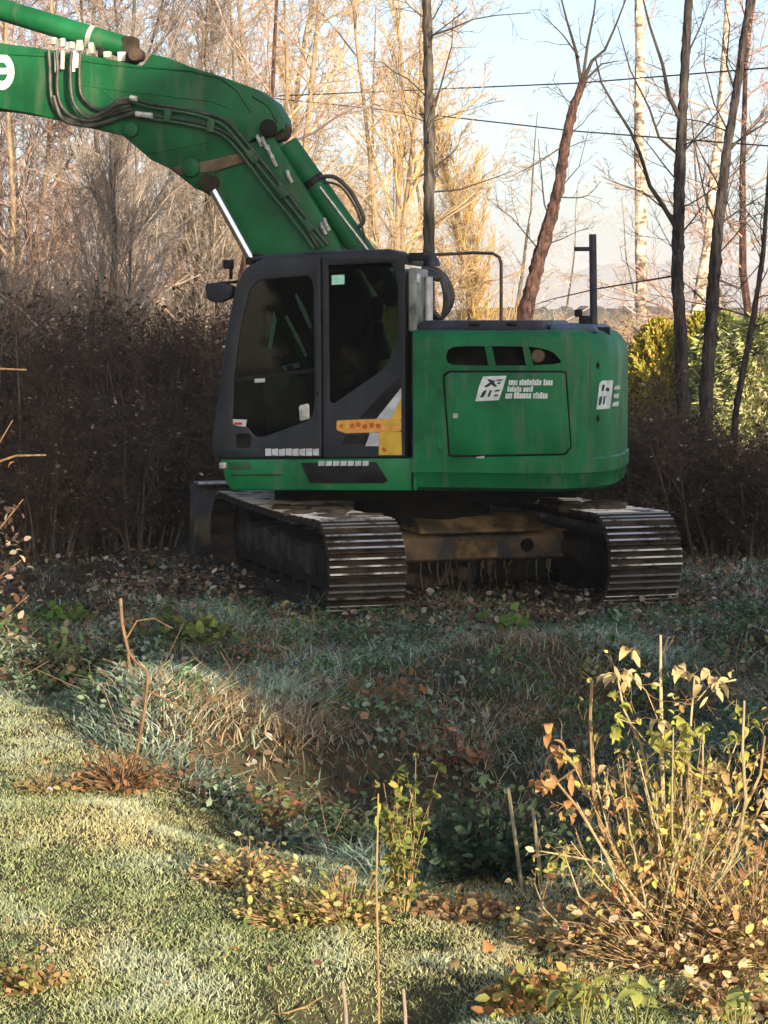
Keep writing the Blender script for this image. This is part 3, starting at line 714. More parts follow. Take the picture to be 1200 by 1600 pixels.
strip('steel_line', [(505, 290), (548, 340), (590, 398)], .008, y - .05, M['alu'], pc)
# arm cylinder above the boom, and the stick beyond the picture's left edge
y = -.08; a = S(212, 82, y); b = S(-120, -22, y); k0 = S(203, 76, y); e = S(-420, -70, y)
mb = MB(); mb.tube([(k0[0], y, k0[1]), (b[0], y, b[1])], .092, 20); ac = mb.build('arm_cylinder', M['green_boom'], ex, bevel=.01)
mb = MB(); mb.tube([(b[0], y, b[1]), (e[0], y, e[1])], .04, 12); mb.build('rod', M['chrome'], ac, smooth=True)
n0 = S(139, 57, y); n1 = S(146, 59, y); mb = MB(); mb.tube([(n0[0], y, n0[1]), (n1[0], y, n1[1])], .10, 20); mb.build('clamp_band', M['alu'], ac)
n0 = S(205, 77, y); mb = MB(); mb.box((n0[0], y, n0[1] - .01), (.05, .10, .11)); mb.build('cylinder_lug', M['mud'], ac, bevel=.02)
tip = S(-400, 118, y); e0 = S(-430, -70, y); fo = S(-470, 780, y)
mb = MB(); mb.prism([(e0[0], e0[1]), (e0[0] + .35, e0[1] - .1), (tip[0] + .25, tip[1] - .25), (fo[0] + .15, fo[1]), (fo[0] - .12, fo[1]), (tip[0] - .25, tip[1] - .1)], -.22, .06); mb.build('stick', M['green_boom'], ex, bevel=.015)
mb = MB(); bx, bz = fo; mb.prism([(bx + .2, bz + .05), (bx + .1, bz - .6), (bx - .35, bz - .85), (bx - .75, bz - .55), (bx - .55, bz - .45), (bx - .2, bz - .1)], -.55, .40); mb.build('bucket', M['mud'], ex, bevel=.02)
# hoses looping off the boom's upper plate and running down its side
yh = yb1 + .035
loops = [[(76, 78), (78, 110), (80, 150), (92, 178), (112, 188), (140, 190), (175, 178), (205, 170)],
         [(88, 78), (90, 105), (90, 145), (100, 172), (122, 186), (150, 186), (180, 172), (203, 165)],
         [(112, 80), (110, 110), (112, 150), (122, 172), (138, 183), (160, 176), (185, 162), (205, 158)],
         [(126, 82), (124, 115), (126, 145), (138, 162), (155, 172), (172, 166), (190, 155), (206, 153)],
         [(84, 150), (96, 184), (118, 194), (145, 196), (180, 186), (210, 176)]]
for k, lp in enumerate(loops): strip('hose', lp, .017 - .002 * (k % 2), yh + .02 * (k % 3), M['hose'], ub)
for a, b, c, d in ((88, 82, 89, 113), (98, 80, 97, 108), (115, 80, 114, 112), (120, 84, 119, 106)):
    strip('hose_fitting', [(a, b), (c, d)], .020, yh + .01, M['alu'], ub)
for px, py in ((85, 66), (97, 68), (110, 72), (122, 72), (140, 76), (154, 84), (170, 88), (188, 90)):
    x, z = S(px, py, .05); mb = MB(); mb.box((x, rr.uniform(-.05, .1), z + .01), (rr.uniform(.015, .035), .03, rr.uniform(.025, .05)), rr.uniform(-.3, .3)); mb.build('valve_fitting', M['alu'] if px != 154 else M['black'], ub, bevel=.006)
lines = [[(203, 154), (235, 162), (285, 170), (345, 185), (372, 208), (420, 265), (470, 330), (512, 382)],
         [(206, 160), (240, 169), (300, 178), (342, 192), (366, 214), (412, 270), (460, 330), (505, 385)],
         [(212, 176), (245, 182), (290, 188), (350, 206), (385, 240), (425, 290), (470, 345), (498, 388)],
         [(214, 182), (250, 188), (300, 196), (345, 210), (376, 240), (415, 292), (462, 350), (490, 388)]]
for k, lp in enumerate(lines): strip('hydraulic_line', lp, .013, yh - .01 + .012 * (k % 2), M['pipe'] if k % 2 else M['hose'], ub)
strip('hose_fitting', [(203, 153), (214, 155)], .024, yh + .02, M['alu'], ub); strip('hose_fitting', [(212, 178), (238, 181)], .024, yh + .02, M['alu'], ub)
for a, b in ((262, 180), (330, 196), (395, 245), (440, 300), (482, 352)):
    x, z = S(a, b, yh); mb = MB(); mb.box((x, yh, z), (.03, .03, .055), M=Matrix.Rotation(R(35 if a > 340 else -10), 3, 'Y')); mb.build('line_clamp', M['pipe'], ub, bevel=.006)
for a, b in ((405, 218), (413, 222), (421, 236), (428, 250), (452, 275), (505, 356), (510, 350)):
    x, z = S(a, b, yb1); mb = MB(); mb.tube([(x + .02, yb1 - .02, z + .04), (x, yb1 + .03, z), (x - .02, yb1, z - .05)], .016, 8); mb.build('line_fitting', M['alu'], bb, smooth=True)
# the white letter at the picture's left edge, cut by it
def ring_letter():
    mb = MB(); c = S(3, 112, yb1); n = 20
    out = [(c[0] + .115 * math.cos(t) * .95, c[1] + .150 * math.sin(t)) for t in [R(-20 + 340 * i / n) for i in range(n + 1)]]
    inn = [(c[0] + .052 * math.cos(t), c[1] + .078 * math.sin(t)) for t in [R(-20 + 340 * i / n) for i in range(n + 1)]]
    V = [(x, yb1 + .003, z) for x, z in out + inn]; mb.add(V, [(i, i + 1, n + 2 + i, n + 1 + i) for i in range(n)])
    mb.add([(c[0] - .09, yb1 + .003, c[1] - .02), (c[0] + .09, yb1 + .003, c[1] - .02), (c[0] + .09, yb1 + .003, c[1] + .03), (c[0] - .09, yb1 + .003, c[1] + .03)], [(0, 1, 2, 3)])
    mb.build('white_letter', M['white'], ub)
ring_letter()
# hydraulic hoses looping out behind the cab
for k in range(4):
    o = k * 5
    strip('hose', [(676, 500 - o), (690, 497), (704 - o * .6, 478), (707 - o * .8, 458), (698 - o * .6, 436), (684, 422 + o), (664, 415 + o)], .019, -.1 + .12 * k, M['hose'], ex)

# --- undercarriage, turned against the upper body
UA = R(-72.5) - RZ                      # direction of the near track end, in the machine's own frame
UM = Matrix.Rotation(UA, 3, 'Z')
UOFF = Vector((-.07, 0, -.06))
TL, TH, TG, TWD = 3.72, .70, 2.22, .60
r_t = TH / 2 - .025
def u2e(x, y, z): return UM @ Vector((x, y, z)) + UOFF
# shoe: plate with three grousers; bright worn ridges
mb = MB(); pl_ = .084
mb.box((0, 0, 0), (pl_, TWD / 2, .011))
for gx in (-.056, 0, .056):
    mb.prism([(gx - .014, .011), (gx - .007, .040), (gx + .007, .040), (gx + .014, .011)], -TWD / 2 + .004, TWD / 2 - .004)
    mb.prism([(gx - .0075, .0402), (gx - .0065, .046), (gx + .0065, .046), (gx + .0075, .0402)], -TWD / 2 + .006, TWD / 2 - .006, 1)
shoe_o = mb.build('track_shoe', [M['mud'], M['tip']]); shoe_me = shoe_o.data; bpy.data.objects.remove(shoe_o)
wm = MB(); wm.tube([(0, -.11, 0), (0, -.09, 0), (0, .09, 0), (0, .11, 0)], [.21, .25, .25, .21], 28); wo_ = wm.build('wheel', M['track_dark'], bevel=.01); wheel_me = wo_.data; bpy.data.objects.remove(wo_)
sp_ = MB(); nt_ = 15
pts = []
for k in range(nt_ * 2): a = math.pi * k / nt_; pts.append((math.cos(a) * (.27 if k % 2 else .23), math.sin(a) * (.27 if k % 2 else .23)))
sp_.prism(pts, -.035, .035); sp_.tube([(0, -.14, 0), (0, .2, 0)], .17, 20); so_ = sp_.build('sprocket', M['track_dark'], bevel=.008); sprocket_me = so_.data; bpy.data.objects.remove(so_)
rm = MB(); rm.tube([(0, -.10, 0), (0, .10, 0)], .085, 16); ro_ = rm.build('roller', M['track_dark'], bevel=.01); roller_me = ro_.data; bpy.data.objects.remove(ro_)
Lh = TL / 2 - TH / 2
perim = 4 * Lh + 2 * math.pi * r_t; NS = int(round(perim / .172))
for side in (1, -1):
    tr = MB()
    # long side frame with sloped top, dried mud on it
    prof = [(-Lh - .02, .22), (-Lh + .15, .16), (Lh - .15, .16), (Lh + .02, .22), (Lh - .05, .44), (Lh - .4, .49), (-Lh + .4, .49), (-Lh + .05, .44)]
    tr.prism(prof, -.17, .17)
    cpos = u2e(0, side * TG / 2, 0)
    t_o = tr.build('track', M['track_dark'], ex, bevel=.03); t_o.location = cpos; t_o.rotation_euler = (0, 0, UA)
    t_o['label'] = 'muddy crawler track on the machine\'s near side' if side == -1 else 'muddy crawler track on the machine\'s far side'
    mm = MB()
    for i in range(9):
        x0 = -1.1 + i * .26; mm.prism([(x0 - .17, .30 + rr.uniform(-.05, .05)), (x0 + .17, .27 + rr.uniform(-.05, .05)), (x0 + .15, .46 + rr.uniform(-.06, .05)), (x0 - .14, .48 + rr.uniform(-.06, .04))], -.185 - rr.uniform(0, .012), .185 + rr.uniform(0, .012))
    mm.build('mud_cake', M['mud'], t_o, bevel=.02)
    for k in range(NS):
        s = perim * (k + .3) / NS
        if s < 2 * Lh: x, z, a = -Lh + s, TH - .025, 0.0
        elif s < 2 * Lh + math.pi * r_t:
            t = (s - 2 * Lh) / r_t; x, z, a = Lh + r_t * math.sin(t), TH / 2 + r_t * math.cos(t), t
        elif s < 4 * Lh + math.pi * r_t: x, z, a = Lh - (s - 2 * Lh - math.pi * r_t), .025, math.pi
        else:
            t = (s - 4 * Lh - math.pi * r_t) / r_t; x, z, a = -Lh - r_t * math.sin(t), TH / 2 - r_t * math.cos(t), math.pi + t
        if z > TH - .03: z -= .025 * math.sin(math.pi * (x + Lh) / (2 * Lh))
        o = bpy.data.objects.new('track_shoe', shoe_me); col.objects.link(o); o.parent = t_o; o.location = (x, 0, z); o.rotation_euler = (0, a, 0)
    for nm, me, x, z in (('sprocket', sprocket_me, Lh, TH / 2), ('idler_wheel', wheel_me, -Lh, TH / 2)):
        o = link(nm, me, None, t_o, (x, 0, z))
    for k in range(6): link('roller', roller_me, None, t_o, (-1.05 + k * .42, 0, .14))
    ch = MB()
    for k in range(40):
        x = -Lh + 2 * Lh * k / 39
        for yy in (-.08, .08): ch.box((x, yy, TH - .075), (.034, .018, .035)); ch.box((x, yy, .075), (.034, .018, .035))
    for sg in (1, -1):
        for k in range(1, 13):
            t = math.pi * k / 13
            for yy in (-.08, .08): ch.box((sg * (Lh + (r_t - .05) * math.sin(t)), yy, TH / 2 + (r_t - .05) * math.cos(t)), (.034, .018, .035), M=Matrix.Rotation(t * sg, 3, 'Y'))
    tag(ch.build('track_chain', M['track_dark'], t_o), kind='stuff')
# carbody between the tracks
def ubox(name, c, h, m, parent, bevel=.012):
    mb = MB(); mb.box((0, 0, 0), h); o = mb.build(name, m, parent, bevel=bevel); o.location = u2e(*c); o.rotation_euler = (0, 0, UA); return o
cbm = MB()
cbm.prism([(-.75, .25), (.50, .25), (.60, .29), (.60, .46), (.50, .50), (-.75, .50)], -TG / 2 + .1, TG / 2 - .1)
cb = cbm.build('carbody', M['frame'], ex, bevel=.015); cb.location = u2e(0, 0, 0); cb.rotation_euler = (0, 0, UA)
mb = MB(); mb.prism([(-.6, .502), (.66, .502), (.66, .53), (.5, .62), (-.6, .62)], -.30, .75); mb.build('cover_plate', M['sand'], cb, bevel=.012)
mb = MB(); mb.box((.605, .18, .375), (.008, .18, .075)); mb.build('mud_cake', M['sand'], cb, bevel=.01)
mb = MB(); mb.tube([(.60, .62, .39), (.615, .62, .39)], .055, 12); mb.build('access_hole', M['dark'], cb)
mb = MB(); mb.box((.0, 0, .18), (.5, .85, .075)); mb.build('belly_plate', M['dark'], cb)
# straw and roots hanging from the carbody
for k in range(44):
    yy = rr.uniform(-.85, .85); L_ = rr.uniform(.06, .26); mb = MB(); xq = .60 + rr.uniform(0, .02)
    mb.tube([(xq, yy, .275), (xq + rr.uniform(-.01, .02), yy + rr.uniform(-.03, .03), .275 - L_ * .5), (xq, yy + rr.uniform(-.05, .05), .275 - L_)], [.008, .006, .003], 5)
    mb.build('hanging_root', M['mudlight'] if k % 3 else M['mud'], cb)
mb = MB()
for k in range(30): mb.box((.45 + rr.uniform(-.1, .1), rr.uniform(-.95, .15), rr.uniform(.03, .24)), (rr.uniform(.03, .08), rr.uniform(.03, .09), rr.uniform(.02, .07)), rr.uniform(0, 3))
mb.build('mud_clod', M['mud'], cb, bevel=.02)
# dozer blade at the far end
bl = MB(); xb_ = -2.72
prof = [(xb_ - .02, .08), (xb_ + .05, .22), (xb_ + .07, .42), (xb_ + .02, .60), (xb_ - .05, .70), (xb_ - .02, .71), (xb_ + .06, .62), (xb_ + .12, .42), (xb_ + .10, .20), (xb_ + .04, .07)]
bl.prism(prof, -1.36, 1.36); bo = bl.build('dozer_blade', M['frame'], ex, bevel=.006); bo.location = u2e(0, 0, 0); bo.rotation_euler = (0, 0, UA)
for yy in (-1.36, 1.36):
    mb = MB(); mb.prism([(xb_ - .18, .06), (xb_ + .02, .06), (xb_ + .11, .2), (xb_ + .13, .42), (xb_ + .06, .64), (xb_ - .06, .715), (xb_ - .08, .5), (xb_ - .1, .25)], yy - .014, yy + .014); mb.build('end_plate', M['frame'], bo, bevel=.004)
mb = MB(); mb.box((xb_ + .02, 0, .715), (.10, 1.34, .012)); mb.build('top_lip', M['steel'], bo, bevel=.004)
for yy in (-.55, .55):
    mb = MB(); mb.prism([(xb_ + .08, .25), (xb_ + .08, .40), (-.8, .48), (-.8, .34)], yy - .07, yy + .07); mb.build('push_arm', M['frame'], bo, bevel=.01)
mb = MB(); mb.tube([(xb_ + .1, 0, .55), (-.9, 0, .56)], .05, 12); mb.build('blade_cylinder', M['chrome'], bo, smooth=True)
# soil lying on the tracks
for side, xs0 in ((-1, (.0, 1.3)), (1, (.2, 1.3))):
    mb = MB()
    for k in range(16): mb.box((rr.uniform(*xs0), side * TG / 2 + rr.uniform(-.25, .25), TH - .01 + rr.uniform(0, .02)), (rr.uniform(.05, .12), rr.uniform(.05, .12), rr.uniform(.02, .035)), rr.uniform(0, 3))
    o = mb.build('soil_clod', M['mudlight'], ex, bevel=.02); o.location = u2e(0, 0, 0); o.rotation_euler = (0, 0, UA)

# ------------------------------------------------------------------ woody plants
def unit(v): return v / (np.linalg.norm(v) + 1e-9)
class Wood:
    """grows limbs and twigs; thick limbs are round tubes, twigs three-sided"""
    def __init__(s, seed): s.r = np.random.default_rng(seed); s.P0 = []; s.P1 = []; s.R0 = []; s.R1 = []; s.thick = MB(); s.tips = []
    def path(s, p, d, L, n, wob, trop):
        pts = [p]; d = unit(d)
        for i in range(n):
            d = unit(d + s.r.normal(0, wob, 3) + np.array([0, 0, trop])); pts.append(pts[-1] + d * L / n)
        return pts
    def limb(s, pts, r0, r1, thick=.02):
        n = len(pts)
        rr_ = [r0 + (r1 - r0) * i / (n - 1) for i in range(n)]
        if r0 > thick: s.thick.tube([tuple(p) for p in pts], rr_, 7, cap=False)
        else:
            for i in range(n - 1):
                s.P0.append(pts[i]); s.P1.append(pts[i + 1]); s.R0.append(rr_[i]); s.R1.append(rr_[i + 1])
    def grow(s, pts, r, lev, spec, rmin=.0022):
        """spec[lev] = (children per limb, length factor range, angle, wobble, tropism, segments, from)"""
        if lev >= len(spec): s.tips.append(pts[-1]); return
        k, (la, lb), ang, wob, trop, ns, t0 = spec[lev]
        arr = np.array(pts); L = np.linalg.norm(np.diff(arr, axis=0), axis=1).sum()
        k = max(1, int(k * s.r.uniform(.75, 1.25)))
        for j in range(k):
            t = t0 + (1 - t0) * (j + s.r.random()) / k; f = t * (len(pts) - 1); i = min(int(f), len(pts) - 2); q = arr[i] + (arr[i + 1] - arr[i]) * (f - i)
            ax = unit(arr[i + 1] - arr[i]); side = unit(np.cross(ax, s.r.normal(0, 1, 3)))
            a = R(ang) * s.r.uniform(.7, 1.3); d = ax * math.cos(a) + side * math.sin(a)
            ll = s.r.uniform(la, lb) * (1.15 - .6 * t) * (L if lev else 1.0)
            rr_ = max(rmin, min(r * (1 - .75 * t) * .55, ll * .0115 + .001))
            ch = s.path(q, d, ll, ns, wob, trop)
            s.limb(ch, rr_, max(rmin * .55, rr_ * .35)); s.grow(ch, rr_, lev + 1, spec, rmin)
    def crown_mesh(s, name):
        V, Qd = seg_tubes(s.P0, s.P1, s.R0, s.R1, 3)
        if s.thick.v:
            b = len(V); V = np.concatenate([V, np.array(s.thick.v)]); Qd = np.concatenate([Qd, np.array([f for f in s.thick.f]) + b])
        return np_mesh(name, V, Qd)
def leaf_mesh(name, pos, size, cols, r, ratio=.6, up=.4, direction=None, fold=.25):
    """many separate small folded leaves"""
    n = len(pos); pos = np.asarray(pos, float)
    d = r.normal(0, 1, (n, 3)) if direction is None else direction + r.normal(0, .35, (n, 3))
    d[:, 2] = d[:, 2] * (.6 if direction is None else 1) ; d /= np.linalg.norm(d, axis=1, keepdims=True)
    nn = r.normal(0, 1, (n, 3)); nn[:, 2] = np.abs(nn[:, 2]) + up
    w = np.cross(d, nn); w /= np.linalg.norm(w, axis=1, keepdims=True) + 1e-9; nn = np.cross(w, d)
    L = np.asarray(size)[:, None]; hw = L * ratio * .5
    cv = r.uniform(-.25, .25, (n, 1)) * L
    V = np.stack([pos, pos + d * L * .35 + w * hw + nn * hw * fold, pos + d * L * .75 + w * hw * .72 + nn * (hw * fold + cv * .5), pos + d * L + nn * cv,
                  pos + d * L * .75 - w * hw * .72 + nn * (hw * fold + cv * .5), pos + d * L * .35 - w * hw + nn * hw * fold], 1)
    b = (np.arange(n) * 6)[:, None]
    Qd = np.concatenate([b + np.array([[0, 1, 2, 3]]), b + np.array([[0, 3, 4, 5]])])
    return np_mesh(name, V, Qd, cols=np.repeat(cols, 6, 0))
def pick(r, n, palette, wts=None, jit=.18):
    pal = np.array(palette); w = None if wts is None else np.array(wts) / sum(wts)
    c = pal[r.choice(len(pal), n, p=w)] * (1 + r.normal(0, jit, (n, 1))) * (1 + r.normal(0, .06, (n, 3)))
    return np.clip(c, .004, .95)
M['leaf'] = vcol('leaf_cover', .85, .3, .08)
M['blade'] = vcol('grass_blade', .65, .3, .25)
M['needle'] = vcol('conifer_spray', .75, .2, .15)
M['bark_dark'] = bark('bark_dark', (.014, .012, .013), (.085, .072, .066), 26, .22, 1.0)
M['bark_grey'] = bark('bark_grey', (.05, .042, .034), (.15, .13, .10), 18, .2)
M['bark_mid'] = bark('bark_mid', (.03, .026, .022), (.13, .11, .09), 24, .22, 1.0)
M['bark_red'] = bark('bark_red', (.018, .010, .010), (.13, .075, .06), 24, .3, 1.0)
M['birch'] = bark('birch_bark', (.10, .07, .05), (.78, .70, .56), 5, 2.2, .3)
M['twig_dark'] = bark('twig_dark', (.03, .024, .022), (.075, .058, .05), 9, .4, 0)
M['twig_hedge'] = bark('twig_hedge', (.032, .024, .020), (.13, .092, .072), 1.1, .6, 0)
M['stem_hedge'] = bark('stem_hedge', (.06, .05, .04), (.18, .145, .115), 12, .4, .3)
M['twig_grey'] = bark('twig_grey', (.20, .165, .14), (.36, .30, .25), 1.4, .5, 0)
M['twig_tan'] = bark('twig_tan', (.36, .26, .16), (.52, .39, .25), 1.2, .5, 0)
M['twig_gold'] = bark('twig_gold', (.38, .25, .085), (.55, .38, .14), 1.4, .5, 0)
M['twig_rose'] = bark('twig_rose', (.28, .19, .15), (.44, .31, .25), 1.4, .5, 0)
M['twig_pale'] = bark('twig_pale', (.40, .35, .31), (.54, .48, .44), 1.4, .5, 0)
M['bark_tan'] = bark('bark_tan', (.16, .12, .08), (.36, .27, .18), 9, .3)

def setmat(o, m):
    o.material_slots[0].link = 'OBJECT'; o.material_slots[0].material = m
# --- background tree kinds (trunk + crown), then copies
def tree_kind(seed, h, tr, nst, spec, lean=.06, rmin=.004):
    w = Wood(seed); tm = MB(); 
    for k in range(nst):
        a = w.r.uniform(0, 6.28); b = np.array([math.cos(a), math.sin(a), 0]) * (.12 if nst > 1 else 0)
        d = np.array([math.cos(a) * lean * (2.5 if nst > 1 else 1), math.sin(a) * lean * (2.5 if nst > 1 else 1), 1])
        pts = w.path(b + np.array([0, 0, -.15]), d, h * w.r.uniform(.85, 1.05), 12, .07, .05)
        rr_ = [tr * (1 - .88 * i / 12) for i in range(13)]
        tm.tube([tuple(p) for p in pts], rr_, 8, cap=False)
        w.grow(pts, tr, 0, spec, rmin)
    to = tm.build('trunk', M['bark_grey'], smooth=True); tme = to.data; bpy.data.objects.remove(to)
    cme = w.crown_mesh('crown'); cme.materials.append(M['twig_grey'])
    return tme, cme
SPREAD = [(30, (1.4, 3.2), 58, .16, .05, 6, .05), (10, (.25, .5), 48, .18, .04, 4, .12), (7, (.3, .6), 45, .2, .04, 3, .1), (4, (.35, .7), 42, .2, .0, 2, .1)]
UPRIGHT = [(34, (1.3, 2.6), 30, .08, .10, 5, .05), (8, (.3, .55), 28, .1, .08, 4, .1), (6, (.3, .6), 28, .14, .06, 2, .1), (4, (.4, .7), 30, .15, .05, 2, .1)]
WISPY = [(20, (1.4, 3.0), 50, .15, .03, 5, .12), (7, (.25, .5), 45, .2, .0, 3, .1), (6, (.3, .6), 45, .2, -.03, 3, .1), (3, (.4, .7), 40, .2, -.05, 2, .1)]
kinds = [tree_kind(21, 10.5, .085, 1, SPREAD), tree_kind(22, 9.5, .06, 2, SPREAD), tree_kind(23, 11, .075, 1, UPRIGHT), tree_kind(24, 9.0, .055, 3, UPRIGHT, .1), tree_kind(25, 10, .075, 1, WISPY)]
def plant_tree(name, label, px, Y, kind, twig, trunkm, sc=1.0, group='bare trees of the wood behind the machine', rz=None, cat='tree'):
    x = (px - 600) / F * Y; r0 = rng.uniform(0, 6.28) if rz is None else rz
    root = empty(name, (x, Y, gz1(x, Y) - .05), r0); root.scale = (sc, sc, sc * rng.uniform(.92, 1.08))
    tag(root, label, cat, group)
    a = link('trunk', kinds[kind][0], None, root); setmat(a, M[trunkm])
    b = link('crown', kinds[kind][1], None, root); setmat(b, M[twig])
    return root
BG = [  # px, Y, kind, twig, bark, scale, label
    (-30, 33, 1, 'twig_rose', 'bark_tan', 1.0, 'reddish-brown bare tree at the left edge, below the boom'),
    (25, 41, 0, 'twig_rose', 'bark_tan', 1.1, 'rosy-tan bare tree behind the left end of the arm cylinder'),
    (70, 36, 3, 'twig_grey', 'bark_grey', 1.0, 'grey many-stemmed tree over the left hedge, leftmost of the grey ones'),
    (120, 31, 4, 'twig_grey', 'bark_grey', .9, 'thin grey tree rising from the left hedge under the boom hoses'),
    (165, 44, 0, 'twig_grey', 'bark_grey', 1.1, 'broad grey bare tree far behind the boom hoses'),
    (215, 34, 1, 'twig_grey', 'bark_grey', 1.0, 'forked grey-brown tree under the bend of the boom'),
    (250, 47, 2, 'twig_tan', 'bark_tan', 1.1, 'tall tan upright tree far behind the boom bend'),
    (290, 36, 3, 'twig_grey', 'bark_grey', .95, 'slim grey stems between boom bend and cab mirror'),
    (340, 33, 4, 'twig_rose', 'bark_red', .95, 'reddish thin tree just left of the cab mirror'),
    (360, 45, 0, 'twig_tan', 'bark_tan', 1.15, 'wide sandy bare tree above the top of the boom'),
    (425, 50, 2, 'twig_gold', 'bark_tan', 1.2, 'golden upright tree above the boom knuckle'),
    (470, 41, 4, 'twig_tan', 'bark_tan', 1.1, 'tan wispy tree right of the boom knuckle'),
    (520, 47, 0, 'twig_tan', 'bark_tan', 1.15, 'sandy spreading tree behind the hose loop'),
    (575, 40, 1, 'twig_tan', 'bark_tan', 1.05, 'tan forked tree above the cab roof'),
    (625, 52, 2, 'twig_gold', 'bark_tan', 1.15, 'golden tree left of the straight dark trunk'),
    (700, 62, 4, 'twig_pale', 'bark_grey', 1.1, 'pale hazy tree right of the straight dark trunk'),
    (790, 66, 4, 'twig_pale', 'bark_grey', 1.0, 'pale thin tree behind the leaning reddish trunk'),
    (880, 78, 4, 'twig_pale', 'bark_grey', .8, 'small pale tree far behind the machine mast'),
    (1150, 60, 4, 'twig_pale', 'bark_grey', 1.0, 'pale hazy tree at the right edge behind the dark trunks'),
    (1185, 36, 0, 'twig_rose', 'bark_red', .95, 'rusty bare tree at the upper right edge'),
    (-120, 46, 0, 'twig_rose', 'bark_tan', 1.1, 'rosy tree cut by the left edge far behind the arm cylinder'),
    (300, 56, 0, 'twig_rose', 'bark_tan', 1.2, 'rosy wide tree far behind the upper boom'),
    (95, 54, 2, 'twig_rose', 'bark_tan', 1.1, 'rosy upright tree far behind the boom hoses'),
    (560, 60, 4, 'twig_pale', 'bark_grey', 1.2, 'pale bare tree far behind the cab roof'),
    (150, 29, 3, 'twig_grey', 'bark_grey', .62, 'low grey sapling clump at the top of the left hedge'),
    (1010, 90, 4, 'twig_pale', 'bark_grey', .8, 'small far pale tree beside the white birch'),
]
for px, Y, k, tw, bk, sc, lb in BG: plant_tree('bare_tree', lb, px, Y, k, tw, bk, sc)

# --- the golden poplar: a dense column of upright twigs
def gold_poplar():
    w = Wood(77); tm = MB(); pts = w.path(np.zeros(3), np.array([0, 0, 1.]), 6.2, 10, .05, .05)
    tm.tube([tuple(p) for p in pts], [.13 - .011 * i for i in range(11)], 8, cap=False)
    w.grow(pts, .12, 0, [(95, (.8, 1.9), 24, .1, .12, 5, .02), (10, (.3, .6), 24, .12, .08, 3, .1), (7, (.3, .6), 26, .15, .05, 2, .1)], .006)
    Y = 45; x = (748 - 600) / F * Y; root = empty('poplar_tree', (x, Y, gz1(x, Y) - .05))
    tag(root, 'golden twiggy column-shaped tree behind the handrail', 'tree')
    t = tm.build('trunk', M['bark_tan'], root, smooth=True); c = w.crown_mesh('crown'); link('crown', c, M['twig_gold'], root)
gold_poplar()

# --- near trees, traced stems at their own distances
def traced_tree(name, label, Y, stem, rads, limbs, barkm, twigm, seed, spec, dY=0.0, group=None, rmin=.003):
    """stem and limbs as picture rows at distance Y (limbs may step nearer or farther)"""
    w = Wood(seed); base = P(*stem[0], Y); base.z = gz1(base.x, base.y)
    root = empty(name, base); tag(root, label, 'tree', group)
    pts = [P(a, b, Y + dY * i) - base for i, (a, b) in enumerate(stem)]
    pts[0].z = min(pts[0].z, -.1)
    # smooth resample with knots
    arr = np.array([tuple(p) for p in pts]); t = np.linspace(0, len(arr) - 1, 9 * len(arr)); fine = np.stack([np.interp(t, np.arange(len(arr)), arr[:, k]) for k in range(3)], 1)
    fine[1:-1] = (fine[:-2] + 2 * fine[1:-1] + fine[2:]) / 4
    rf = np.interp(t, np.arange(len(arr)), rads) * (1 + w.r.normal(0, .05, len(t)))
    tm = MB(); tm.tube([tuple(p) for p in fine], list(rf), 10, cap=False)
    jj = w.r.normal(0, 1, (len(tm.v), 3)) * np.repeat(rf, 10)[:, None] * .09
    tm.v = [tuple(np.array(v) + j) for v, j in zip(tm.v, jj)]
    tm.build('trunk', barkm, root, smooth=True)
    for lp, r0 in limbs:
        off = w.r.uniform(-.4, .4)
        q = [np.array(tuple(P(a, b, Y + off * i / len(lp)) - base)) for i, (a, b) in enumerate(lp)]
        w.limb(q, r0, r0 * .3, .012); w.grow(q, r0, 0, spec[1:] if len(spec) > 2 else spec, rmin)
    w.grow([f for f in fine], rads[len(rads) // 2], 0, spec, rmin)
    if w.P0: link('crown', w.crown_mesh('crown'), twigm, root)
    return root
LT = [(12, (.5, 1.3), 55, .16, .03, 5, .35), (5, (.3, .6), 45, .2, .03, 3, .2), (4, (.3, .6), 45, .2, .0, 2, .2)]
traced_tree('straight_tree', 'straight dark bare tree trunk rising right behind the cab roof', 27, [(668, 880), (668, 600), (670, 395), (671, 250), (670, 120), (667, 0), (662, -300)], [.08, .072, .066, .061, .056, .05, .03],
    [([(676, 55), (705, 45), (740, 30), (775, 24), (830, 20)], .014), ([(676, 175), (690, 130), (706, 70), (708, 30)], .013), ([(664, 30), (640, 10), (615, -20)], .012), ([(676, 300), (720, 296), (760, 282), (800, 268)], .012), ([(664, 190), (630, 178), (590, 170)], .008), ([(676, 30), (690, 5), (700, -30)], .01), ([(676, 190), (720, 175), (780, 158)], .007)],
    M['bark_mid'], M['twig_dark'], 31, LT, group='dark trees near the machine')
traced_tree('leaning_tree', 'leaning reddish-brown bare tree behind the engine hood', 32, [(812, 760), (820, 490), (838, 420), (858, 350), (874, 290), (882, 230), (895, 170), (912, 125)], [.115, .10, .095, .085, .075, .068, .06, .05],
    [([(908, 130), (900, 80), (885, 30), (870, -30)], .028), ([(912, 125), (925, 95), (945, 78), (962, 40), (985, -20)], .028), ([(910, 128), (918, 70), (928, 20), (935, -40)], .024), ([(915, 125), (940, 100), (968, 95)], .018), ([(905, 90), (880, 55), (845, 20)], .014), ([(846, 395), (800, 340), (760, 310)], .012), ([(870, 300), (905, 260), (920, 200)], .010), ([(884, 225), (840, 255), (800, 275)], .012)],
    M['bark_red'], M['twig_dark'], 32, LT, group='dark trees near the machine')
